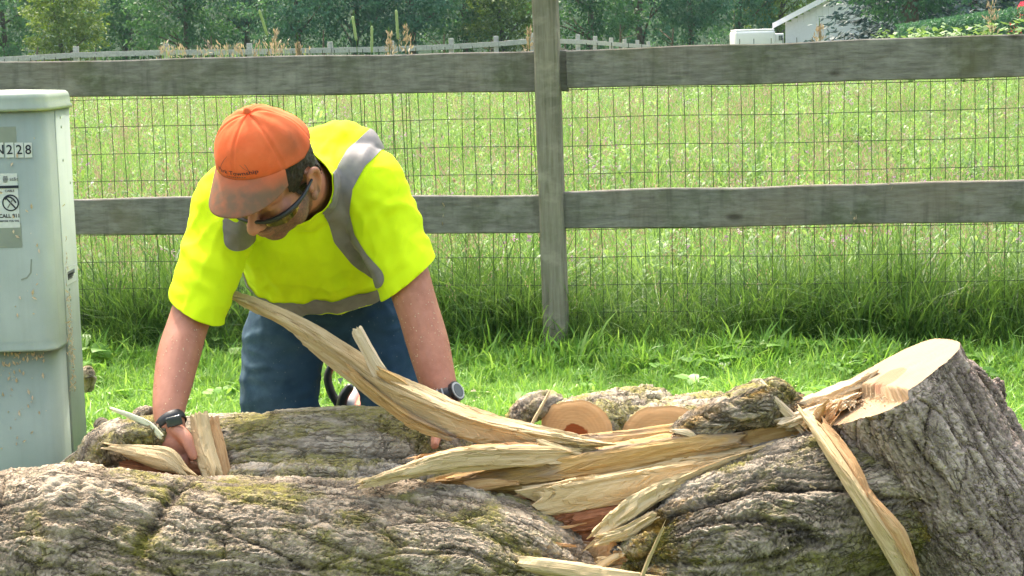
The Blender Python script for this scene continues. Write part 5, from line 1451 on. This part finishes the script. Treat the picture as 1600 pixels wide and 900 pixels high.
# arms: image left is his right arm
AL = [(362, 320, 4.36), (330, 402, 4.30), (296, 500, 4.22), (280, 552, 4.17), (270, 600, 4.12), (264, 640, 4.075), (266, 662, 4.055)]
RL = [.060, .051, .0465, .0475, .0425, .035, .032]
ARr = [(582, 300, 4.38), (622, 390, 4.35), (650, 475, 4.31), (668, 535, 4.28), (681, 585, 4.25), (691, 618, 4.23), (698, 640, 4.22)]
RR = [.062, .055, .049, .0485, .0435, .037, .033]
body.chain([tp(.9, -.09, 0)] + [at(*p) for p in AL], [.075] + RL); body.chain([tp(.9, .09, 0)] + [at(*p) for p in ARr], [.075] + RR)
# his right hand: back of the hand to the camera, fingers down in the crevice, thumb on the image right
palm = [(267, 664, 4.05), (272, 680, 4.04), (278, 697, 4.03)]
for (px, py, Yd), rx in zip(palm, (.031, .037, .039)):
    body.ell(at(px + 1, py, Yd), (rx, .017, .026), np.stack([np.array((.97, .1, -.2)), np.array((-.12, .98, .1)), np.array((.2, -.08, .97))], 1))
for k, (bx, tx, ln) in enumerate(((257, 262, 34), (267, 273, 41), (278, 284, 44), (289, 294, 38))):
    b0 = at(bx, 700 - (2 if k in (1, 2) else 0) + k * 1.5, 4.028 + .004 * abs(k - 1.5)); 
    body.chain([at(bx - 2, 684, 4.04), b0, at(bx + (tx - bx) * .5, 704 + ln * .55, 4.02), at(tx, 702 + ln, 4.05)], [.0105, .0105, .0095, .0082], step=.5)
body.chain([at(276, 672, 4.03), at(290, 684, 4.012), at(296, 698, 4.0), at(302, 713, 3.995)], [.016, .0145, .0118, .0098], step=.4)
# his left hand: over the end of the back log, thumb on the image left
for (px, py, Yd), rx in zip(((700, 654, 4.205), (706, 672, 4.195), (711, 691, 4.19)), (.032, .037, .038)):
    body.ell(at(px, py, Yd), (rx, .018, .026), np.stack([np.array((.97, .15, .15)), np.array((-.15, .98, .05)), np.array((-.15, -.05, .97))], 1))
for k, (bx, tx, ln) in enumerate(((694, 690, 26), (705, 703, 32), (716, 712, 30), (726, 719, 22))):
    body.chain([at(bx - 1, 682, 4.19), at(bx + 3, 700, 4.17), at((bx + tx) / 2 + 1, 702 + ln * .6, 4.155), at(tx - 3, 700 + ln, 4.17)], [.0108, .0105, .0095, .0082], step=.5)
body.chain([at(694, 660, 4.18), at(686, 674, 4.15), at(681, 686, 4.12), at(679, 696, 4.10)], [.016, .0135, .0115, .0098], step=.4)
# legs inside the jeans
hipL, hipR = (458, 492, 4.72), (586, 492, 4.72)
kneeL, kneeR = (430, 768, 4.64), (622, 770, 4.64)
body.chain([tp(0, 0, 0), at(*hipL), at(438, 620, 4.68), at(*kneeL)], [.1, .08, .07, .055])
body.chain([tp(0, 0, 0), at(*hipR), at(608, 610, 4.68), at(*kneeR)], [.1, .08, .07, .055])
kl, kr = at(*kneeL), at(*kneeR)
for k_ in (kl, kr):
    body.chain([k_, (k_.x, k_.y + .2, k_.z + .02), (k_.x + .01, k_.y + .42, k_.z + .02)], [.05, .05, .04])
    body.chain([(k_.x + .01, k_.y + .42, k_.z + .02), (k_.x + .01, k_.y + .47, k_.z + .10)], [.04, .035])
V, F, N = body.build('person', .0036, 3, M_skin)
# stubble by head coordinates
q = (V - HC) / HS; hf, hs, hu = q @ hF, q @ hS, q @ hU
nearh = np.linalg.norm(q, axis=1) < .17
jaw = sst(-.015, -.065, hu + .012 * n3(V * 60)) * sst(-.03, .0, hf + .02) * (hf > -.02)
stub = np.where(nearh & (hu > -.18), jaw, 0) * (1 - .35 * (np.hypot(hs / .024, (hu + .072) / .010) < 1)) * (1 - sst(.104, .114, hf) * (hu > -.06))
side = sst(-.06, .0, hu) * sst(.02, -.005, np.abs(hf - .022)) * .8
stub = np.maximum(stub, np.where(nearh & (hu > -.06) & (hu < .05), side, 0))
PERSON = mesh_obj('person', V, F, M_skin, None, True, dict(stubble=np.clip(stub, 0, 1)))
tag(PERSON, 'kneeling man in a hi-vis yellow shirt and orange cap, bent over the trunk', 'person')
bodyV, bodyF, bodyN = V, F, N
body_bvh = BVHTree.FromPolygons([tuple(v_) for v_ in V], [tuple(f) for f in F])

# hair: a skin-tight layer on the back and sides of the head below the cap
hl = -.020 + .060 * sst(.0, .05, hf)                       # lower hair line
dist_ear = np.hypot((hf + .010) / .026, (hu + .030) / .042)
fld = np.maximum.reduce([hl - .035 - hu + .006 * n3(V * 150), hf - .045 + .006 * n3(V * 120, 2), np.where(nearh, -1.0, 1.0), np.where(np.abs(hs) > .060, 1.0 - dist_ear, -1.0) * .02, hu - .09])
fld = np.where((np.linalg.norm(q, axis=1) < .16), fld, 1.0)
lift = .0045 + .003 * n3(V * 200, 5)
hv, hfc, _ = clip_mesh(V + N * lift[:, None], F, fld)
mesh_obj('hair', hv, hfc, M_hair, PERSON)

# cap
CR = np.array((.110, .088, .110)); C0 = (-.006, 0, .048)
def cap_pt(az, el, extra=0.0):
    """az 0 = front, el 0 = rim .. 90 = top"""
    ce, se = math.cos(el), math.sin(el); fr = max(0, math.cos(az))
    bk = max(0, -math.cos(az)); lo = .030 * (fr ** .8) * (1 - se) ** 1.5
    up = CR[2] * (1.0 + .04 * fr * math.sin(2 * el) ** 2 - .20 * bk * math.sin(2 * el) ** 2)
    k = 1 - .16 * bk * math.sin(2 * el)
    return hp(C0[0] + (CR[0] + extra) * k * ce ** .82 * math.cos(az), (CR[1] + extra) * k * ce ** .82 * math.sin(az), C0[2] + (up + extra) * se + lo - .014 * (1 - se) * (.2 - math.cos(az)) * .5)
na, ne = 144, 36; Vc = []; gr = []
for e_ in range(ne + 1):
    el = (math.pi / 2) * (e_ / ne) * .999
    for a_ in range(na):
        az = 2 * math.pi * a_ / na
        d = min(abs(((az - k * math.pi / 3 + math.pi) % (2 * math.pi)) - math.pi) for k in range(6))
        ex = -.0016 * math.exp(-(d * math.cos(el) / .022) ** 2) + .0020 * math.exp(-((d * math.cos(el) - .05) / .05) ** 2) * .5
        ex += .0022 * float(n3(np.array([[math.cos(az) * 3, math.sin(az) * 3, el * 3]]), 3)[0]) * (1 if math.cos(az) < .5 else .5)
        Vc.append(cap_pt(az, el, ex))
        gr.append(.85 * math.exp(-((az - 1.55) / .42) ** 2 - ((el - .42) / .42) ** 2) + .35 * math.exp(-(el / .10) ** 2))
Fc = [(e_ * na + a_, e_ * na + (a_ + 1) % na, (e_ + 1) * na + (a_ + 1) % na, (e_ + 1) * na + a_) for e_ in range(ne) for a_ in range(na)]
Fc += [(e_ * na + a_, (e_ + 1) * na + a_, (e_ + 1) * na + (a_ + 1) % na, e_ * na + (a_ + 1) % na) for e_ in range(0) for a_ in range(0)]
CAP = mesh_obj('cap', Vc, Fc, M_cap, PERSON, True, dict(grime=gr))
sm_ = CAP.modifiers.new('thick', 'SOLIDIFY'); sm_.thickness = .0025; sm_.offset = -1
d, _ = sweep([hp(C0[0], 0, .163), hp(C0[0], 0, .172)], [.009, .006], [.009, .006], 8, 16, ref=tuple(hF), round1=.008)
mesh_obj('button', d['V'], d['F'], M_cap, CAP, True, dict(grime=np.full(len(d['V']), .2)))
def brim_pt(u_, v_, off):     # u_ -1..1 across, v_ 0..1 outwards
    az = u_ * 1.06; b0 = np.array(cap_pt(az, .02, .001)); 
    out = .076 * (1 - .82 * abs(u_) ** 2.6) * v_
    dirn = hF * 1.0 + hS * (.18 * u_) - hU * (.30 + .05 * v_)
    dirn /= np.linalg.norm(dirn)
    drop = -hU * (.022 * abs(u_) ** 2.0 * v_ + .006 * v_ * v_)
    return b0 + (dirn * out + drop) * HS + hU * off
nu_, nv_ = 60, 22; Vb = []; gb = []
for sgn in (0, 1):
    for j_ in range(nv_ + 1):
        for i_ in range(nu_ + 1):
            u_ = -1 + 2 * i_ / nu_; v_ = j_ / nv_; Vb.append(brim_pt(u_, v_, .0016 - .0032 * sgn * (1 if v_ < .999 else .5)))
            gb.append(np.clip(.35 + 1.5 * v_ - .9 * max(0, u_ - .35) + .25 * max(0, -u_), 0, 1))
w_ = nu_ + 1; o2_ = w_ * (nv_ + 1)
Fb = [(j_ * w_ + i_, j_ * w_ + i_ + 1, (j_ + 1) * w_ + i_ + 1, (j_ + 1) * w_ + i_) for j_ in range(nv_) for i_ in range(nu_)]
Fb += [tuple(o2_ + k for k in f[::-1]) for f in Fb] + [(nv_ * w_ + i_, nv_ * w_ + i_ + 1, o2_ + nv_ * w_ + i_ + 1, o2_ + nv_ * w_ + i_) for i_ in range(nu_)]
mesh_obj('brim', Vb, Fb, M_brim, CAP, True, dict(grime=gb))
# writing on the cap front, following the curve of the crown
def cap_wrap(el0, scale_az):
    def f(x, y): return np.array([cap_pt(a_ / .098 * 1.0, el0 + b / .112, .0022) for a_, b in zip(x, y)])
    return f
text_obj('lettering', 'Park Township', .0165, (0, 0, 0), xd, zd_, M_ink, CAP, wrap=lambda x, y: np.array([cap_pt((a_ * HS + .004) / .104, .27 + b / .105 - .15 * a_ * 0, .0024) for a_, b in zip(x, y)]), bold=.008)
M_ink3 = plain('ink_faded', (.20, .09, .07), .8, .1)
for k in range(9):                       # worn second line, too faint to read
    x0_ = -.024 + .0052 * k; Vv = [cap_pt((x_ * HS + .004) / .104, e_, .0022) for x_, e_ in ((x0_, .135), (x0_ + .0036, .135), (x0_ + .0036, .165 + .01 * (k % 2)), (x0_, .165))]
    mesh_obj('faded_stitch', Vv, [(0, 1, 2, 3)], M_ink3, CAP, False)
# the sail-like mark above the lettering
for nm, pts in (('logo_stroke', [(-.040, .30), (-.036, .42), (-.027, .56), (-.018, .66)]), ('logo_stroke', [(.034, .33), (.026, .40), (.018, .50)]), ('logo_stroke', [(.036, .33), (.034, .42), (.030, .50)])):
    Vv = []
    for x_, e_ in pts:
        for s_ in (-.0006, .0006): Vv.append(cap_pt((x_ + s_ * (1 - abs(e_ - .5) * 1.5)) / .1, e_, .0024))
    mesh_obj(nm, Vv, [(2 * k, 2 * k + 1, 2 * k + 3, 2 * k + 2) for k in range(len(pts) - 1)], M_ink if nm == 'logo_stroke' and pts[0][0] < 0 else M_ink3, CAP, False)

# sunglasses: wraparound frame with mirrored lenses
SG = None
def frame_chain(name, pts, rad, mat, parent, flat=None, side=None, vox=.0016):
    o_ = Organic(); o_.chain(pts, rad, flat, .3, side); V_, F_, _ = o_.build(name, vox, 2, mat); return mesh_obj(name, V_, F_, mat, parent)
SG = frame_chain('sunglasses', [hp(-.005, -.085, -.014), hp(.04, -.082, -.018), hp(.078, -.066, -.022), hp(.103, -.036, -.026), hp(.112, 0, -.025), hp(.103, .036, -.026), hp(.078, .066, -.022), hp(.04, .082, -.018), hp(-.005, .085, -.014)],
                 [.0032, .0046, .0062, .0055, .0045, .0055, .0062, .0046, .0032], M_black, PERSON)
for sg in (-1, 1):
    Vl = []; nl = 14
    for j_ in range(5):
        for i_ in range(nl + 1):
            t = i_ / nl; a_ = .18 + t * 1.0; v_ = j_ / 4; h_ = .032 * math.sin(math.pi * (.12 + .80 * t)) ** .6
            Vl.append(hp(.109 * math.cos(a_ * .88) - .004 * v_, sg * .083 * math.sin(a_ * .95), -.026 - h_ * v_ * .8))
    mesh_obj('lens', Vl, [(j_ * (nl + 1) + i_, j_ * (nl + 1) + i_ + 1, (j_ + 1) * (nl + 1) + i_ + 1, (j_ + 1) * (nl + 1) + i_) for j_ in range(4) for i_ in range(nl)], M_lens, SG)

# ---- shirt
sh = Organic()
_tab = np.array([(-.30, .20, .130, .0), (-.12, .20, .135, .01), (.05, .195, .138, .015), (.25, .190, .14, .015), (.45, .188, .142, .012), (.65, .192, .142, .008), (.83, .185, .13, .0), (.97, .150, .105, -.012)])
for q_ in np.linspace(0, 1, 30):
    f, rx, rn, n0 = crom(_tab, [q_])[0]; sh.ell(tp(f, 0, -n0 * .6), (rx, rn, .09), TR)
sh.chain([tp(.93, -.06, 0), at(366, 318, 4.37), at(339, 385, 4.32), at(316, 445, 4.262), at(297, 520, 4.21)], [.103, .081, .070, .0625, .061])
sh.chain([tp(.93, .06, 0), at(572, 296, 4.40), at(612, 372, 4.365), at(636, 430, 4.335), at(660, 510, 4.30)], [.105, .088, .075, .068, .068])
sh.chain([tp(.97, 0, .0), hp(-.054, 0, -.10), hp(-.048, 0, -.04)], [.10, .078, .069]); sh.chain([tp(.95, .05, .03), at(520, 248, 4.47), at(548, 258, 4.46)], [.10, .09, .085]); sh.chain([tp(.95, -.08, .02), at(400, 290, 4.42)], [.10, .078])
V, F, N = sh.build('shirt', .0060, 8, M_shirt)
# folds
pX, pZ, pY = V[:, 0], V[:, 2], V[:, 1]
tl = (V - A3(hem)) @ Tt; xl = (V - A3(hem)) @ Xx
Lc = np.linalg.norm(A3(chest) - A3(hem))
armL = A3(at(318, 405, 4.30)); armR = A3(at(634, 390, 4.35))
fold = .0075 * n3(np.stack([xl * 15, tl * 3 + 2, pY * 2], 1), 2) + .005 * n3(np.stack([xl * 30 + tl * 8, tl * 6, pY * 4], 1), 5) + .0018 * n3(V * 22, 8)
for c_, dirv in ((armL, A3(at(296, 500, 4.22)) - A3(at(352, 318, 4.36))), (armR, A3(at(650, 475, 4.31)) - A3(at(596, 300, 4.38)))):
    dirv = dirv / np.linalg.norm(dirv); w_ = np.exp(-(np.linalg.norm(V - c_, axis=1) / .13) ** 2); a_ = (V - c_) @ dirv
    w_ = w_ * .9; diag = a_ + .55 * (pX - c_[0]) * (-1 if c_[0] < A3(chest)[0] else 1)
    fold = fold * (1 - .5 * w_) + w_ * (.0045 * np.sin(diag * 105 + 3 * n3(V * 9, 4)) * np.clip(n3(V * 11, 6) + .5, 0, 1))
# drape of the loose front between the arms
rid = lambda P_, sd_: np.clip(1 - 2.6 * np.abs(n3(P_, sd_)), 0, 1)
fold += .006 * rid(np.stack([xl * 7 + tl * 5, tl * 4.5 - xl * 3, pY * 1.5], 1), 31) * sst(-.05, .12, tl) + .0045 * rid(np.stack([pX * 13 + pZ * 7, pZ * 6 - pX * 5, pY * 4], 1), 33) + .003 * rid(np.stack([pX * 24 - pZ * 9, pZ * 13, pY * 8], 1), 35)
fold += .0 * np.exp(-((xl + .02) / .05) ** 2) * np.sin(tl * 34 + xl * 10) * np.exp(-((tl - .12) / .10) ** 2) * (N @ Nn < 0)
V = V + N * fold[:, None]
# openings: two sleeves, hem and collar
pl = A3(at(301, 472, 4.27)); nl_ = np.array((-.47, .10, -.86)); pr_ = A3(at(645, 431, 4.33)); nr_ = np.array((.60, .05, -.80))
hemp = tp(-.10, 0, 0); col = np.array(hp(-.05, 0, -.075)); 
def near_seg(V_, a_, b):
    a_, b = A3(a_), A3(b); t = np.clip(((V_ - a_) @ (b - a_)) / ((b - a_) @ (b - a_)), 0, 1); return np.linalg.norm(V_ - a_ - t[:, None] * (b - a_), axis=1)
front_ = sst(.2, -.6, N @ Nn)
thr = .076 + .026 * front_ * np.cos(np.clip(xl / .17, -1, 1) * 1.5) + .006 * n2(xl * 12, xl * 0 + .5, 3)
nk = A3(hp(-.05, 0, -.08)) - A3(chest); nk /= np.linalg.norm(nk); cpt = A3(hp(-.052, 0, -.080))
fieldS = np.maximum.reduce([(V - pl) @ nl_, np.where(near_seg(V, at(634, 400, 4.34), at(662, 520, 4.30)) < .115, (V - pr_) @ nr_, -1),
                            thr - tl, np.where(np.linalg.norm(V - cpt, axis=1) < .125, (V - cpt) @ nk, -1)])
sV, sF, _ = clip_mesh(V, F, fieldS)
SHIRT = mesh_obj('shirt', sV, sF, M_shirt, PERSON)
sm_ = SHIRT.modifiers.new('thick', 'SOLIDIFY'); sm_.thickness = .002; sm_.offset = -1
# reflective tape: measured on the garment laid over the front of the chest
def seg_dist(x, z, poly):
    d = np.full(x.shape, 9.0)
    for (x0, z0), (x1, z1) in zip(poly[:-1], poly[1:]):
        L2 = (x1 - x0) ** 2 + (z1 - z0) ** 2; t = np.clip(((x - x0) * (x1 - x0) + (z - z0) * (z1 - z0)) / L2, 0, 1)
        d = np.minimum(d, np.hypot(x - x0 - t * (x1 - x0), z - z0 - t * (z1 - z0)))
    return d
def biggest(f_):
    """faces of the largest connected piece"""
    par = {}
    def fi(a):
        while par.setdefault(a, a) != a: par[a] = par[par[a]]; a = par[a]
        return a
    own = {}
    for n_, f in enumerate(f_):
        for k in range(len(f)):
            e_ = (min(f[k], f[k - 1]), max(f[k], f[k - 1]))
            if e_ in own: par[fi(n_)] = fi(own[e_])
            else: own[e_] = n_
    cnt = {}
    for n_ in range(len(f_)): cnt[fi(n_)] = cnt.get(fi(n_), 0) + 1
    b = max(cnt, key=cnt.get); return [f for n_, f in enumerate(f_) if fi(n_) == b]
def compact_obj(nm, v_, f_, mat, par):
    us = sorted({i for f in f_ for i in f}); mp = {a: k for k, a in enumerate(us)}
    return mesh_obj(nm, np.asarray(v_)[us], [tuple(mp[i] for i in f) for f in f_], mat, par)
def poly_of(pts): return [(at(px, py, Yd).x, at(px, py, Yd).z) for px, py, Yd in pts]
N2_ = vnormals(sV, sF); X_, Z_ = sV[:, 0], sV[:, 2]
front = (N2_[:, 1] < .35)
tapes = [('reflective_stripe', [(592, 214, 4.48), (562, 243, 4.44), (538, 285, 4.40), (531, 330, 4.38), (541, 368, 4.40), (566, 398, 4.45), (592, 418, 4.5)], .027),
         ('reflective_stripe', [(372, 280, 4.36), (377, 330, 4.36), (383, 364, 4.38)], .030)]
for nm, pts, hw in tapes:
    dd = seg_dist(X_, Z_, poly_of(pts)) - hw
    dd = dd + .12 * sst(.25, .6, N2_[:, 1]) + .1 * sst(4.70, 4.78, sV[:, 1])
    if pts[0][0] < 450: dd = np.maximum(dd, .074 - near_seg(sV, at(338, 350, 4.33), at(300, 480, 4.25)))
    v_, f_, _ = clip_mesh(sV + N2_ * .0022, [tuple(f) for f in sF] and np.array([f if len(f) == 4 else (f[0], f[1], f[2], f[2]) for f in sF if len(f) in (3, 4)]), dd)
    if len(f_): compact_obj(nm, v_, biggest([tuple(dict.fromkeys(f)) for f in f_ if len(set(f)) > 2]), M_tape, SHIRT)
xs_ = (sV - A3(hem)) @ Xx; hl_ = (sV - A3(hem)) @ Tt; fr_ = sst(.2, -.6, N2_ @ Nn)
band = np.abs(hl_ - (.076 + .026 * fr_ * np.cos(np.clip(xs_ / .17, -1, 1) * 1.5) + .030)) - .026
q4 = np.array([f if len(f) == 4 else (f[0], f[1], f[2], f[2]) for f in sF if len(f) in (3, 4)])
v_, f_, _ = clip_mesh(sV + N2_ * .0022, q4, np.where(np.abs((sV - A3(hem)) @ Xx) < .30, np.where(Z_ < A3(at(500, 380, 4.5))[2], np.maximum(band, np.linalg.norm((sV - A3(hem)) @ np.stack([Xx, Nn], 1), axis=1) - .27), .05), .05))
v_, f_ = v_, [tuple(dict.fromkeys(f)) for f in f_ if len(set(f)) > 2]
compact_obj('waist_stripe', v_, biggest(f_), M_tape, SHIRT)

# ---- jeans
jn = Organic()
jn.ell(A3(at(517, 462, 4.73)), (.178, .135, .10)); jn.ell(A3(at(518, 485, 4.76)), (.180, .14, .11))
jn.chain([at(470, 480, 4.73), at(450, 520, 4.71), at(441, 575, 4.69), at(437, 640, 4.67), at(*kneeL)], [.105, .103, .100, .094, .078])
jn.chain([at(570, 480, 4.73), at(588, 520, 4.71), at(605, 575, 4.69), at(614, 640, 4.67), at(*kneeR)], [.100, .090, .079, .076, .074])
for k_ in (kl, kr):
    jn.chain([k_, (k_.x, k_.y + .2, k_.z + .02), (k_.x + .01, k_.y + .40, k_.z + .02)], [.072, .07, .062])
V, F, N = jn.build('jeans', .0065, 4, M_jeans)
fo = .007 * n3(V * np.array((9, 9, 5.0)), 3) + .006 * np.clip(1 - 2.6 * np.abs(n3(np.stack([V[:, 0] * 6 + V[:, 2] * 9, V[:, 2] * 11 - V[:, 0] * 7, V[:, 1] * 5], 1), 41)), 0, 1) + .004 * np.clip(1 - 2.8 * np.abs(n3(V * np.array((16, 12, 22)), 43)), 0, 1) + .0045 * np.sin(V[:, 2] * 75 + 6 * n3(V * 6, 5)) * np.clip(n3(V * 7, 7), 0, 1)
V = V + N * fo[:, None]
sun_side = np.clip(sst(.1, -.12, V[:, 0] + .57) * .9, 0, 1) * sst(-.3, -.9, N[:, 1]) + .9 * sst(-.2, -.9, N[:, 0]) * (V[:, 0] < -.3)  # left-turned faces and the left leg painted paler, as if sunlit
mesh_obj('jeans', V, F, M_jeans, PERSON, True, dict(sun_side=np.clip(sun_side, 0, 1)))
# boots
M_boot = plain('boot_leather', (.10, .06, .035), .7, .3)
for k_ in (kl, kr):
    bo = Organic(); bo.chain([(k_.x + .01, k_.y + .40, k_.z + .025), (k_.x + .01, k_.y + .475, k_.z + .03)], [.055, .055])
    bo.chain([(k_.x + .01, k_.y + .48, k_.z + .04), (k_.x + .01, k_.y + .50, k_.z - .02), (k_.x + .012, k_.y + .47, k_.z - .045)], [.05, .045, .038])
    V_, F_, _ = bo.build('boot', .006, 3, M_boot); mesh_obj('boot', V_, F_, M_boot, PERSON)

# ---- watches
def ring(name, c, axis, r1, r2, wd, th, mat, parent, sdir):
    ax = A3(axis); ax /= np.linalg.norm(ax); s_ = A3(sdir); s_ = s_ - ax * (s_ @ ax); s_ /= np.linalg.norm(s_); t_ = np.cross(ax, s_); n = 48; Vv = []
    for k in range(n):
        a_ = 2 * math.pi * k / n; dv = s_ * math.cos(a_) * r1 + t_ * math.sin(a_) * r2; o_ = dv / np.linalg.norm(dv)
        for e_, h_ in ((-1, 0), (-.8, 1), (.8, 1), (1, 0)): Vv.append(A3(c) + dv + o_ * th * h_ + ax * wd * .5 * e_)
    Ff = [(k * 4 + q_, ((k + 1) % n) * 4 + q_, ((k + 1) % n) * 4 + (q_ + 1) % 4, k * 4 + (q_ + 1) % 4) for k in range(n) for q_ in range(4)]
    return mesh_obj(name, Vv, Ff, mat, parent)
wc = at(267.5, 659, 4.056); ax_ = at(269, 690, 4.03) - at(262, 630, 4.08); ax_ = Vector((ax_.x + .035, ax_.y, ax_.z))
W1 = ring('wristband', wc, ax_, .0300, .0305, .022, .003, M_strap, PERSON, (1, 0, 0))
sc_ = at(272, 658, 4.018)
bm = box_bm(-.017, .017, -.004, .004, -.011, .011, .003, 3)
R_ = Matrix.Rotation(math.radians(-12), 3, 'Y') @ Matrix.Rotation(math.radians(8), 3, 'Z')
for v_ in bm.verts: v_.co = R_ @ v_.co + sc_
bm_obj('screen', bm, M_dark, W1, True)
wc = at(692, 622, 4.228); ax_ = at(700, 650, 4.21) - at(684, 595, 4.245)
W2 = ring('wristwatch', wc, ax_, .039, .037, .024, .005, M_strap, PERSON, (1, 0, 0))
axn = A3(ax_); axn /= np.linalg.norm(axn); out_ = np.array((.80, -.55, .2)); out_ -= axn * (out_ @ axn); out_ /= np.linalg.norm(out_); sd_ = np.cross(axn, out_)
def facet(name, r, th, off, mat, n=10):
    Vv = []; 
    for h_ in (0, th):
        for k in range(n):
            a_ = 2 * math.pi * (k + .5) / n; Vv.append(A3(wc) + out_ * (.036 + off + h_) + axn * math.cos(a_) * r + sd_ * math.sin(a_) * r)
    return mesh_obj(name, Vv, [tuple(range(n - 1, -1, -1)), tuple(range(n, 2 * n))] + [(k, (k + 1) % n, n + (k + 1) % n, n + k) for k in range(n)], mat, W2, False)
facet('watch_case', .023, .009, .0, M_black, 12); facet('watch_face', .016, .0025, .009, M_dark, 20); facet('bezel', .020, .0018, .009, M_steel, 16)
for k in range(3):
    c = A3(wc) + np.array((-.30 + .22 * k, -.95, 0)) * .041; c = c - axn * ((c - A3(wc)) @ axn); dv = c - A3(wc); dv /= np.linalg.norm(dv); c = A3(wc) + dv * .0435
    s2 = np.cross(axn, dv); Vv = [c + axn * a_ * .011 + s2 * b * .0016 + dv * h_ * .0015 for h_ in (0, 1) for a_, b in ((-1, -1), (1, -1), (1, 1), (-1, 1))]
    mesh_obj('strap_bar', Vv, [(0, 1, 2, 3), (7, 6, 5, 4), (0, 4, 5, 1), (1, 5, 6, 2), (2, 6, 7, 3), (3, 7, 4, 0)], M_steel, W2, False)
# thumb nails
# sawdust specks stuck to forearms and clothes
r = np.random.default_rng(12)
sel = np.where((bodyV[:, 2] < at(0, 470, 4.3).z) & (bodyV[:, 2] > at(0, 650, 4.1).z) & (bodyN[:, 1] < -.2) & (bodyV[:, 1] < 4.36))[0]
i_ = r.choice(sel, 220); c = bodyV[i_]; n_ = bodyN[i_]; d1 = unit(220); d2 = np.cross(n_, d1); d2 /= np.linalg.norm(d2, axis=1)[:, None]; d1 = np.cross(d2, n_); l = (.0016 * r.uniform(.4, 1.4, 220))[:, None]
V_ = np.stack([c - d1 * l + n_ * .0006, c + d2 * l * .6 + n_ * .0016, c + d1 * l + n_ * .0006, c - d2 * l * .6 + n_ * .0012], 1).reshape(-1, 3)
o = mesh_obj('sawdust_specks', V_, np.arange(len(V_)).reshape(-1, 4), M_white, PERSON, False, dict(grain=V_)); o['kind'] = 'stuff'

# ------------------------------------------------------------------ chainsaw on the grass behind the man
M_saworange = plain('saw_orange', (.62, .10, .03), .4, .5, .08, 20)
CSW = empty('chainsaw', (at(545, 640, 5.0).x, 5.02, 0), 'orange and grey chainsaw with a black handle standing on the grass behind the man', 'chainsaw')
cx = at(556, 610, 5.0).x
def org_obj(name, chains, mat, parent, vox=.004, sm=2):
    o_ = Organic()
    for pts, rad in chains: o_.chain(pts, rad, None, .3)
    V_, F_, _ = o_.build(name, vox, sm, mat); return mesh_obj(name, V_, F_, mat, parent)
bm = box_bm(cx - .02, cx + .13, 4.93, 5.18, .06, .235, .03, 4)
bm_obj('engine_housing', bm, M_saworange, CSW, True)
bm = box_bm(cx - .045, cx + .0, 4.94, 5.16, .05, .25, .02, 4); bm_obj('side_cover', bm, M_steel, CSW, True)
g = lambda px, py, Yd: at(px, py, Yd)
org_obj('front_handle', [([g(516, 574, 4.98), g(512, 592, 4.98), g(518, 614, 4.98), g(530, 634, 4.99), g(540, 660, 5.0)], [.010, .0115, .012, .012, .012]), ([g(516, 574, 4.98), g(530, 570, 5.0), g(560, 572, 5.02), g(590, 580, 5.04)], [.010, .0115, .0115, .0115])], M_black, CSW)
org_obj('hand_guard', [([g(546, 606, 4.94), g(536, 622, 4.94), g(532, 650, 4.95)], [.012, .014, .014])], M_black, CSW)
org_obj('rear_handle', [([(cx + .05, 4.95, .20), (cx + .05, 4.86, .21), (cx + .05, 4.80, .15), (cx + .05, 4.84, .06), (cx + .05, 4.95, .06)], [.016] * 5)], M_black, CSW)
bm = box_bm(cx - .034, cx - .028, 5.16, 5.58, .09, .15, .002, 1); bm_obj('guide_bar', bm, M_steel, CSW)
bm = box_bm(cx - .037, cx - .025, 5.16, 5.585, .083, .09, .001, 1); bm_obj('chain', bm, M_dark, CSW)
mesh_obj('warning_label', [A3(g(527, 592, 4.965)), A3(g(536, 590, 4.965)), A3(g(532, 600, 4.965))], [(0, 1, 2)], M_label, CSW, False)

# ------------------------------------------------------------------ air
hm = D.materials.new('haze_air'); hm.use_nodes = True
ht = hm.node_tree; ht.nodes.clear()
ho = ht.nodes.new('ShaderNodeOutputMaterial'); hv = ht.nodes.new('ShaderNodeVolumePrincipled')
hv.inputs['Color'].default_value = (.5, .8, 1.0, 1); hv.inputs['Density'].default_value = .00016; hv.inputs['Anisotropy'].default_value = .2
ht.links.new(hv.outputs[0], ho.inputs['Volume'])
tag(box('haze', -300, 300, -60, 440, -1.6, 34, hm), 'thin pale air over the whole place', None, None, 'stuff')
